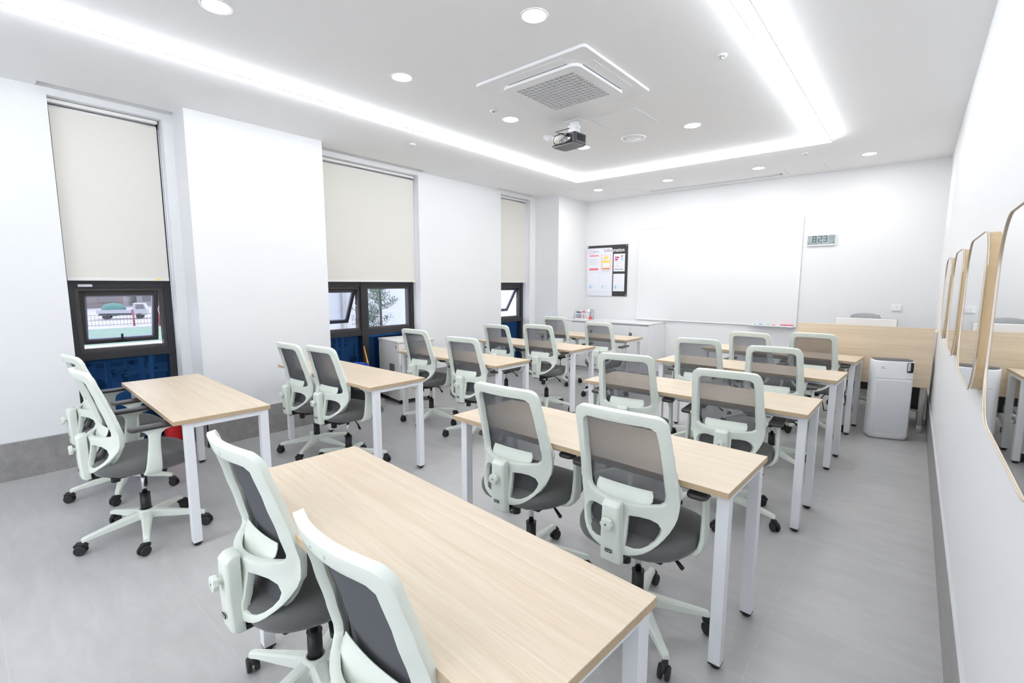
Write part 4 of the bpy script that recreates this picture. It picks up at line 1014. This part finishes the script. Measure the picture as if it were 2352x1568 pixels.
mb = MB(); mb.cyl((0, 0, .175), (0, 0, .20), .005, 8); mb.tube([(0, 0, .198), (-.03, -.01, .200)], .005, 8); mb.done('pump', 'lgrey', t)
mb = MB(); mb.lathe([(.0345, .10), (.0345, .113)], n=20); mb.done('label_band', 'lblue', t)
t = thing('tape_roll', 'pink ring of sticky tape at the back of the basket', 'tape', (-4.45, 7.23, ZC+.0065))
mb = MB(); mb.tube([(.03*math.cos(2*PI*k/20), 0, .105+.03*math.sin(2*PI*k/20)) for k in range(20)], .006, 8, closed=True, rx=.009); mb.box(-.012, .012, -.004, .004, 0, .08); mb.done('tape_ring', 'pinkp', t)
t = thing('lighter_torch', 'red and black utility brush standing right of the basket', 'brush', (-4.305, 7.22, ZC))
mb = MB(); mb.lathe([(0, 0), (.033, 0), (.034, .006), (.018, .045), (.014, .052), (0, .052)], n=20); mb.done('red_foot', 'redl', t)
mb = MB(); mb.cyl((0, 0, .05), (0, 0, .165), .010, 12); mb.done('handle', 'grey', t)
t['label'] = 'red-footed grey handle brush standing on the low cabinet right of the basket'; t.name = 'desk_brush'
t = thing('acrylic_holder', 'narrow clear upright holder behind the red-footed brush', 'holder', (-4.262, 7.24, ZC))
mb = MB(); mb.box(-.02, .02, -.02, .02, 0, .17, .002, 1); mb.done('clear_tube', 'plasticclear', t)
mb = MB(); mb.box(-.008, .008, -.008, .008, .003, .165); mb.done('dark_insert', 'grey', t)

# ------------------------------------------------------------------ teacher desk at the back right
t = thing('teacher_desk', 'teacher desk with a tall oak front panel and round white legs', 'desk', (-.39, 6.43, 0))
mb = MB(); mb.box(-.585, .575, -.30, -.282, .465, 1.058, .0015, 1); mb.done('front_panel', 'deskwood', t)
mb = MB(); mb.box(-.585, .575, -.281, .32, .715, .740, .0015, 1); mb.done('desktop', 'deskwood', t)
for (lx, ly) in ((-.53, -.22), (.535, -.22), (-.53, .28), (.535, .28)):
    mb = MB(); mb.cyl((lx, ly, .0), (lx, ly, .07), .024, 18); mb.cyl((lx, ly, .072), (lx, ly, .714), .026, 20); mb.done('leg', 'cream', t)
mb = MB(); mb.box(-.50, .30, -.20, -.10, .37, .46, .004, 1); mb.done('cable_tray', 'black', t)
t = thing('monitor', 'white-backed monitor standing on the teacher desk', 'monitor', (-.385, 6.50, .740), math.radians(-1))
mb = MB(); mb.box(-.272, .272, -.030, .0, .06, .372, .006, 2); mb.done('casing', 'white', t)
mb = MB(); mb.box(-.268, .268, .0002, .003, .066, .366); mb.done('screen', 'black', t)
mb = MB(); mb.tube([(-.272, -.015, .373), (.272, -.015, .373)], .0025, 6); mb.tube([(-.273, -.015, .06), (-.273, -.015, .373)], .0025, 6); mb.tube([(.273, -.015, .06), (.273, -.015, .373)], .0025, 6); mb.done('edge_trim', 'grey', t)
mb = MB(); mb.box(-.03, .03, -.02, .0, .005, .10); mb.box(-.11, .11, -.09, .08, 0, .008, .003, 1); mb.done('stand', 'white', t)
t = thing('teacher_chair', 'grey-backed office chair behind the teacher desk', 'chair', (-.44, 7.02, 0), PI)
mb = MB(); mb.rprism(rrect(0, 0, .46, .44, .10, 6), .44, .50, bev=.02, smooth=True); mb.done('seat', 'grey', t)
mb = MB(); rows = []
for k in range(9):
    z = .58+.555*k/8; hw_ = .21-.07*(k/8)**2
    rows.append([mb.bm.verts.new((hw_*(-1+2*j/10), -.20+.03*(-1+2*j/10)**2-.05*(k/8), z-(.02*(-1+2*j/10)**2 if k == 8 else 0))) for j in range(11)])
for a, b_ in zip(rows, rows[1:]):
    for j in range(10): mb.bm.faces.new((a[j], a[j+1], b_[j+1], b_[j])).smooth = True
o = mb.done('backrest', 'mgrey', t); bake(o, [('SOLIDIFY', dict(thickness=.03, offset=0)), ('BEVEL', dict(width=.008, segments=2))])
mb = MB(); mb.tube([(0, -.05, .43), (0, -.21, .44), (0, -.24, .55), (0, -.24, .75)], .016, 8); mb.done('back_post', 'dgrey', t)
mb = MB(); mb.cyl((0, 0, .10), (0, 0, .25), .027, 16); mb.cyl((0, 0, .25), (0, 0, .44), .015, 12); mb.done('gas_lift', 'black', t)
mb = MB()
for k in range(5):
    a = 2*PI*k/5+.3; mb.tube([(0, 0, .13), (.28*math.cos(a), .28*math.sin(a), .085)], [.028, .015], 8)
bs = mb.done('base', 'lgrey', t)
for k in range(5):
    a = 2*PI*k/5+.3; mb = MB(); c_ = (.28*math.cos(a), .28*math.sin(a)); mb.cyl((c_[0]-.02, c_[1], .0275), (c_[0]+.02, c_[1], .0275), .0275, 14); mb.cyl((*c_, .03), (*c_, .08), .009, 8); mb.done('castor', 'blackr', bs)
t = thing('computer_tower', 'black computer case under the teacher desk', 'computer', (.04, 6.60, .17))
mb = MB(); mb.box(-.09, .09, -.18, .18, .02, .36, .006, 1); mb.done('case_body', 'black', t)
mb = MB(); mb.box(-.13, .13, -.22, .22, .0, .018, .003, 1); mb.box(-.12, -.09, -.2, .2, -.17, .0); mb.box(.09, .12, -.2, .2, -.17, .0); mb.done('trolley', 'cream', t)
t.location.z = .17
cb = MB(); cb.tube([(-.56, 6.30, .42), (-.50, 6.20, .35), (-.47, 6.12, .22), (-.53, 6.08, .12), (-.66, 6.12, .10), (-.70, 6.2, .22), (-.62, 6.24, .34), (-.55, 6.26, .42)], .006, 8)
cb.tube([(-.75, 6.26, .42), (-.66, 6.18, .30), (-.58, 6.2, .33), (-.5, 6.22, .25), (-.42, 6.2, .34), (-.35, 6.26, .42)], .004, 8)
tag(cb.done('power_cord', 'black'), 'looped black power cord hanging under the teacher desk', 'cord')
t = thing('handset_holder', 'white wall bracket with a black handset beside the teacher desk', 'handset', (XR, 6.40, .80))
mb = MB(); mb.box(-.05, -.001, -.06, .06, -.06, .22, .006, 2); mb.done('bracket', 'white', t)
mb = MB(); mb.box(-.075, -.051, -.03, .03, .02, .14, .008, 2); mb.done('handset', 'black', t)

# ------------------------------------------------------------------ air purifier
t = thing('air_purifier', 'tall white air purifier on the floor in front of the teacher desk', 'air purifier', (-.112, 5.80, 0), math.radians(19)); t.scale = (.88, .95, 1)
mb = MB()
def pring(w_, d_, z, y=0): return [mb.bm.verts.new((p[0], p[1]+y, z)) for p in rrect(0, 0, w_, d_, min(w_, d_)*.36, 5)]
R = [pring(.34, .17, .002), pring(.372, .20, .015), pring(.378, .205, .04), pring(.372, .198, .70), pring(.368, .195, .752), pring(.362, .19, .762)]
for a, b_ in zip(R, R[1:]):
    for k in range(len(a)): mb.bm.faces.new((a[k], a[(k+1) % len(a)], b_[(k+1) % len(a)], b_[k])).smooth = True
mb.bm.faces.new(R[0][::-1]); mb.bm.faces.new(R[-1]); mb.done('body', 'white', t)
mb = MB(); mb.rprism(rrect(0, 0, .350, .178, .062, 6), .762, .770, bev=.002); mb.done('top_grille', 'dgrey', t)
mb = MB()
for k in range(40): mb.box(-.150+k*.0077-.0018, -.150+k*.0077+.0018, -.1055, -.100, .06, .575)
mb.done('front_grille', 'grille', t)
mb = MB(); mb.box(-.155, .155, -.1045, -.100, .05, .585, .002, 1); mb.done('grille_panel', 'white', t)
mb = MB(); mb.box(-.170, .170, -.1035, -.0990, .596, .600); mb.done('seam_line', 'lgrey', t)
mb = MB(); mb.box(.105, .158, -.103, -.096, .66, .755, .010, 2); mb.done('display_window', 'black', t)
mb = MB(); mb.box(.108, .132, -.1045, -.102, .675, .752); mb.done('display_bezel', 'lgrey', t)
mb = MB(); mb.tube([(-.118, -.1015, .700), (-.108, -.1015, .706), (-.098, -.1015, .698)], .0018, 5); mb.tube([(-.128, -.1015, .690), (-.122, -.1015, .692), (-.078, -.1015, .688)], .0014, 5); mb.done('logo_mark', 'grey', t)
mb = MB(); mb.box(.186, .190, -.02, .02, .5, .53, .001, 1); mb.done('side_sticker', 'yellow', t)

# ------------------------------------------------------------------ white steel cart, broom, tray, bin, red object
t = thing('charging_cart', 'cream steel cart with a framed door by the middle window', 'cart', (-4.71, 3.43, 0), math.radians(-10))
mb = MB(); mb.box(-.545, -.012, 0, .50, .055, .765, .004, 1); mb.done('cart_body', 'cream', t)
mb = MB(); mb.box(-.55, .008, -.006, .506, .765, .790, .004, 1); mb.done('cart_top', 'cream', t)
mb = MB(); mb.box(-.010, .006, .008, .492, .062, .758, .004, 1); d_ = mb.done('cart_door', 'cream', t)
path = [(.0075, p[0], p[1]) for p in rrect(.25, .49, .41, .40, .03, 4)]
mb = MB(); mb.tube(path, .004, 6, closed=True); mb.done('door_trim', 'gold', d_)
mb = MB(); mb.rprism(rrect(.25, .49, .40, .39, .03, 4), 0, .002, Matrix(((0, 0, 1, .0055), (1, 0, 0, 0), (0, 1, 0, 0), (0, 0, 0, 1)))); mb.done('door_panel', 'white', d_)
mb = MB(); mb.box(.006, .018, .022, .036, .40, .50, .003, 1); mb.cyl((.006, .029, .45), (.026, .029, .45), .006, 8); mb.done('door_handle', 'chrome', d_)
mb = MB(); mb.box(-.06, -.045, -.002, .0, .70, .735); mb.done('switch', 'red', t)
mb = MB(); mb.box(-.20, -.10, -.022, .0, .36, .50, .003, 1); mb.done('side_pocket', 'dgrey', t)
for (a, b_) in ((-.5, .05), (-.06, .05), (-.5, .45), (-.06, .45)):
    mb = MB(); mb.cyl((a, b_-.012, .026), (a, b_+.012, .026), .026, 14); mb.box(a-.014, a+.014, b_-.016, b_+.016, .03, .056); mb.done('castor', 'blackr', t)
t = thing('plastic_tray', 'shallow cream slotted tray on the floor beside the cart', 'tray', (-5.08, 3.285, 0), math.radians(-4)); t.scale = (.85, .85, .85)
mb = MB(); mb.box(-.14, .14, -.12, .12, .0, .006)
for (a, b_, c_, d_) in ((-.15, .15, -.13, -.126), (-.15, .15, .126, .13), (-.15, -.146, -.13, .13), (.146, .15, -.13, .13)):
    mb.box(a, b_, c_, d_, 0, .012); mb.box(a-.004, b_+.004, c_-.004, d_+.004, .05, .06)
    if b_-a > .1:
        for k in range(22): mb.box(a+k*.0138, a+k*.0138+.006, c_, d_, .01, .052)
    else:
        for k in range(19): mb.box(a, b_, c_+k*.0138, c_+k*.0138+.006, .01, .052)
mb.done('tray_body', 'tray', t)
t = thing('broom', 'straw broom with an orange banded handle standing in the tray', 'broom', (-5.06, 3.30, .0065))
mb = MB(); rnd = random.Random(2)
for k in range(90):
    a = rnd.uniform(-1, 1); b_ = rnd.uniform(-1, 1)
    mb.tube([(a*.012-.01, b_*.012, .24), (a*.035, b_*.022, .12), (a*.075+.02, b_*.038, .004+rnd.uniform(0, .02))], .0035, 4)
mb.done('bristles', 'straw', t)
mb = MB(); mb.tube([(-.01, 0, .23), (-.06, -.01, .42), (-.13, -.03, .70)], [.018, .014, .006], 10); hd = mb.done('handle', 'orange', t)
mb = MB()
for k in range(8):
    f = .1+k*.11; p0 = Vector((-.01, 0, .23)).lerp(Vector((-.13, -.03, .70)), f); d_ = (Vector((-.13, -.03, .70))-Vector((-.01, 0, .23))).normalized()
    mb.cyl(p0+Vector((-.004, 0, 0)), p0+Vector((-.004, 0, 0))+d_*.008, .0195-.011*f, 10)
mb.done('handle_band', 'bark', hd)
t = thing('waste_bin', 'black waste bin with a blue liner under the middle window', 'bin', (-4.93, 2.98, 0))
mb = MB(); mb.lathe([(0, 0), (.115, 0), (.12, .01), (.145, .50), (.150, .50), (.150, .51), (.138, .51), (.115, .02), (0, .02)], n=28); mb.done('bin_body', 'black', t)
mb = MB(); n = 40; rr = []
rnd = random.Random(7)
for (r, z, j) in ((.125, .44, .002), (.140, .515, .004), (.150, .545, .008), (.164, .525, .006), (.162, .45, .008), (.160, .40, .012)):
    rr.append([mb.bm.verts.new(((r+rnd.uniform(-j, j))*math.cos(2*PI*k/n), (r+rnd.uniform(-j, j))*math.sin(2*PI*k/n), z+rnd.uniform(-j, j)*1.5)) for k in range(n)])
for a, b_ in zip(rr, rr[1:]):
    for k in range(n): mb.bm.faces.new((a[k], a[(k+1) % n], b_[(k+1) % n], b_[k])).smooth = True
o = mb.done('bin_liner', 'bag', t)
t = thing('fire_extinguisher', 'red fire extinguisher on a red foot by the first window', 'fire extinguisher', (-5.03, 1.20, 0))
mb = MB(); mb.lathe([(0, 0), (.105, 0), (.11, .008), (.10, .02), (.078, .045), (.078, .055), (0, .055)], n=28); mb.done('foot_stand', 'red', t)
mb = MB(); mb.lathe([(.0, .05), (.070, .05), (.074, .06), (.074, .33), (.066, .37), (.035, .395), (.018, .40), (.018, .43), (0, .43)], n=28); cyl_ = mb.done('cylinder', 'red', t)
mb = MB(); mb.box(-.012, .012, -.09, .02, .43, .445, .003, 1); mb.box(-.012, .012, -.09, .01, .46, .472, .003, 1); mb.cyl((0, 0, .42), (0, 0, .465), .012, 10); mb.done('lever', 'black', t)
mb = MB(); mb.tube([(0, .015, .435), (0, .06, .43), (.0, .09, .36), (0, .088, .2), (0, .084, .12)], .009, 8); mb.done('hose', 'black', t)

# ------------------------------------------------------------------ outside
GZ = -3.1
mb = MB(); mb.box(-240, -5.8, -60, 120, GZ-.2, GZ); struct(mb.done('ground', 'asphalt'))
mb = MB(); mb.box(-62, -46, -5, 40, GZ+.001, GZ+.02); tag(mb.done('turf', 'turf'), 'pale green artificial turf strip outside the first window', 'turf', kind='stuff')
t = thing('neighbour_building', 'pale block-walled building outside the middle and far windows', 'building', (-13.2, 10, GZ))
mb = MB(); mb.box(-4, 4, -5.3, 16, 0, 9); mb.done('block_wall', 'block', t)
mb = MB(); mb.box(4.0, 4.15, -5.3, 16, 6.3, 6.6); mb.done('ledge', 'lgrey', t)
mb = MB(); mb.box(4.01, 4.06, -4.7, -4.62, 0, 8); mb.done('drain_pipe', 'grey', t)
for i, (bx, by, bw, bh, m_, lab) in enumerate(((-120, 14, 14, 8, 'bldg2', 'brown low building far outside the first window, left of the truck'), (-125, 34, 20, 7, 'bldg', 'pale low building far outside the first window, right of the truck'))):
    t = thing('far_building', lab, 'building', (bx, by, GZ), group='low buildings across the road')
    mb = MB(); mb.box(-6, 6, -bw/2, bw/2, 0, bh); mb.done('wall', m_, t)
    mb = MB(); mb.box(-6.3, 6.3, -bw/2-.3, bw/2+.3, bh, bh+.4); mb.done('roof', 'lgrey', t)
    for k in range(3):
        mb = MB(); mb.box(6.0, 6.1, -bw/2+1+k*bw/3, -bw/2+1+k*bw/3+bw/5, 1, 3.6); mb.done('window', 'dgrey', t)
t = thing('truck', 'white flatbed truck with a green covered load outside the first window', 'truck', (-78, 14.2, GZ), math.radians(70))
mb = MB(); mb.rprism([(2.6, .5), (2.6, 1.15), (2.35, 1.95), (1.2, 2.0), (1.1, .5)], -.85, .85, Matrix(((1, 0, 0, 0), (0, 0, 1, 0), (0, 1, 0, 0), (0, 0, 0, 1)))); mb.done('cab', 'truckw', t)
mb = MB(); mb.rprism([(2.40, 1.25), (2.25, 1.85), (1.45, 1.85), (1.45, 1.25)], -.87, .87, Matrix(((1, 0, 0, 0), (0, 0, 1, 0), (0, 1, 0, 0), (0, 0, 0, 1)))); mb.done('side_window', 'dgrey', t)
mb = MB(); mb.box(-2.5, 1.0, -.9, .9, .75, 1.2); mb.done('flatbed', 'truckw', t)
mb = MB(); mb.box(-2.4, 2.5, -.4, .4, .45, .75); mb.done('chassis', 'dgrey', t)
mb = MB(); mb.sphere((-.9, 0, 1.2), 1.0, 16, (1.3, .8, .85)); mb.done('tarpaulin', 'tarp', t)
for (wx, wy) in ((1.75, .8), (1.75, -.8), (-1.6, .8), (-1.6, -.8)):
    mb = MB(); mb.cyl((wx, wy-.1, .35), (wx, wy+.1, .35), .35, 18); mb.done('wheel', 'black', t)
PO = [(-64, 12.5, 1.7, .09, 'outred', 'left red post outside the first window'), (-62, 14.3, 1.9, .09, 'outred', 'right red post outside the first window, in front of the truck cab')]
for (px_, py_, ph, pr, m_, lab) in PO:
    mb = MB(); mb.cyl((0, 0, 0), (0, 0, ph), pr, 10); o = mb.done('fence_post', m_, loc=(px_, py_, GZ)); tag(o, lab, 'post', 'red posts outside')
mb = MB(); mb.cyl((0, 0, 0), (0, 0, 7), .16, 12); tag(mb.done('lamp_pole', 'outgrey', loc=(-60, 15.6, GZ)), 'tall grey pole outside the first window', 'pole')
mb = MB()
for k in range(60): mb.box(-.02, .02, -9+k*.3, -8.98+k*.3, 0, 1.2)
for z in (.1, .6, 1.15): mb.box(-.02, .02, -9, 9, z, z+.04)
tag(mb.done('mesh_fence', 'bldg2', loc=(-66, 18, GZ)), 'low grey railing across the yard outside the first window', 'fence')
# pine
t = thing('pine_tree', 'young pine tree outside the right pane of the middle window', 'tree', (-7.9, 5.35, GZ))
rnd = random.Random(11)
mb = MB(); mb.tube([(0, 0, 0), (.03, .02, 2), (0, .03, 4), (.02, 0, 5.6), (0, 0, 6.6)], [.05, .04, .022, .012, .005], 8)
tips = []
for k in range(95):
    z = 2.9+k*.036; a = rnd.uniform(0, 2*PI); L = rnd.uniform(.35, .62)*max(.35, 1-(z-2.9)/5.2)
    p1 = Vector((L*math.cos(a), L*math.sin(a), z+L*.35)); p0 = Vector((0, 0, z)); mid = p0.lerp(p1, .5)+Vector((0, 0, -.03))
    mb.tube([p0, mid, p1], [.007, .005, .003], 5)
    for j in range(7): tips.append((p0.lerp(p1, .25+.125*j)+Vector((rnd.uniform(-.05, .05), rnd.uniform(-.05, .05), rnd.uniform(-.03, .05)))))
mb.done('trunk', 'bark', t)
mb = MB()
for p in tips:
    for c_ in range(7):
        q0 = p+Vector((rnd.uniform(-.06, .06), rnd.uniform(-.06, .06), rnd.uniform(-.04, .06)))
        for k in range(11):
            d_ = Vector((rnd.gauss(0, 1), rnd.gauss(0, 1), rnd.gauss(.5, .8))).normalized()*rnd.uniform(.03, .06)
            s_ = d_.cross(Vector((0, 0, 1))).normalized()*.003
            mb._add([q0-s_, q0+s_, q0+d_], [(0, 1, 2)])
mb.done('foliage', 'pine', t)
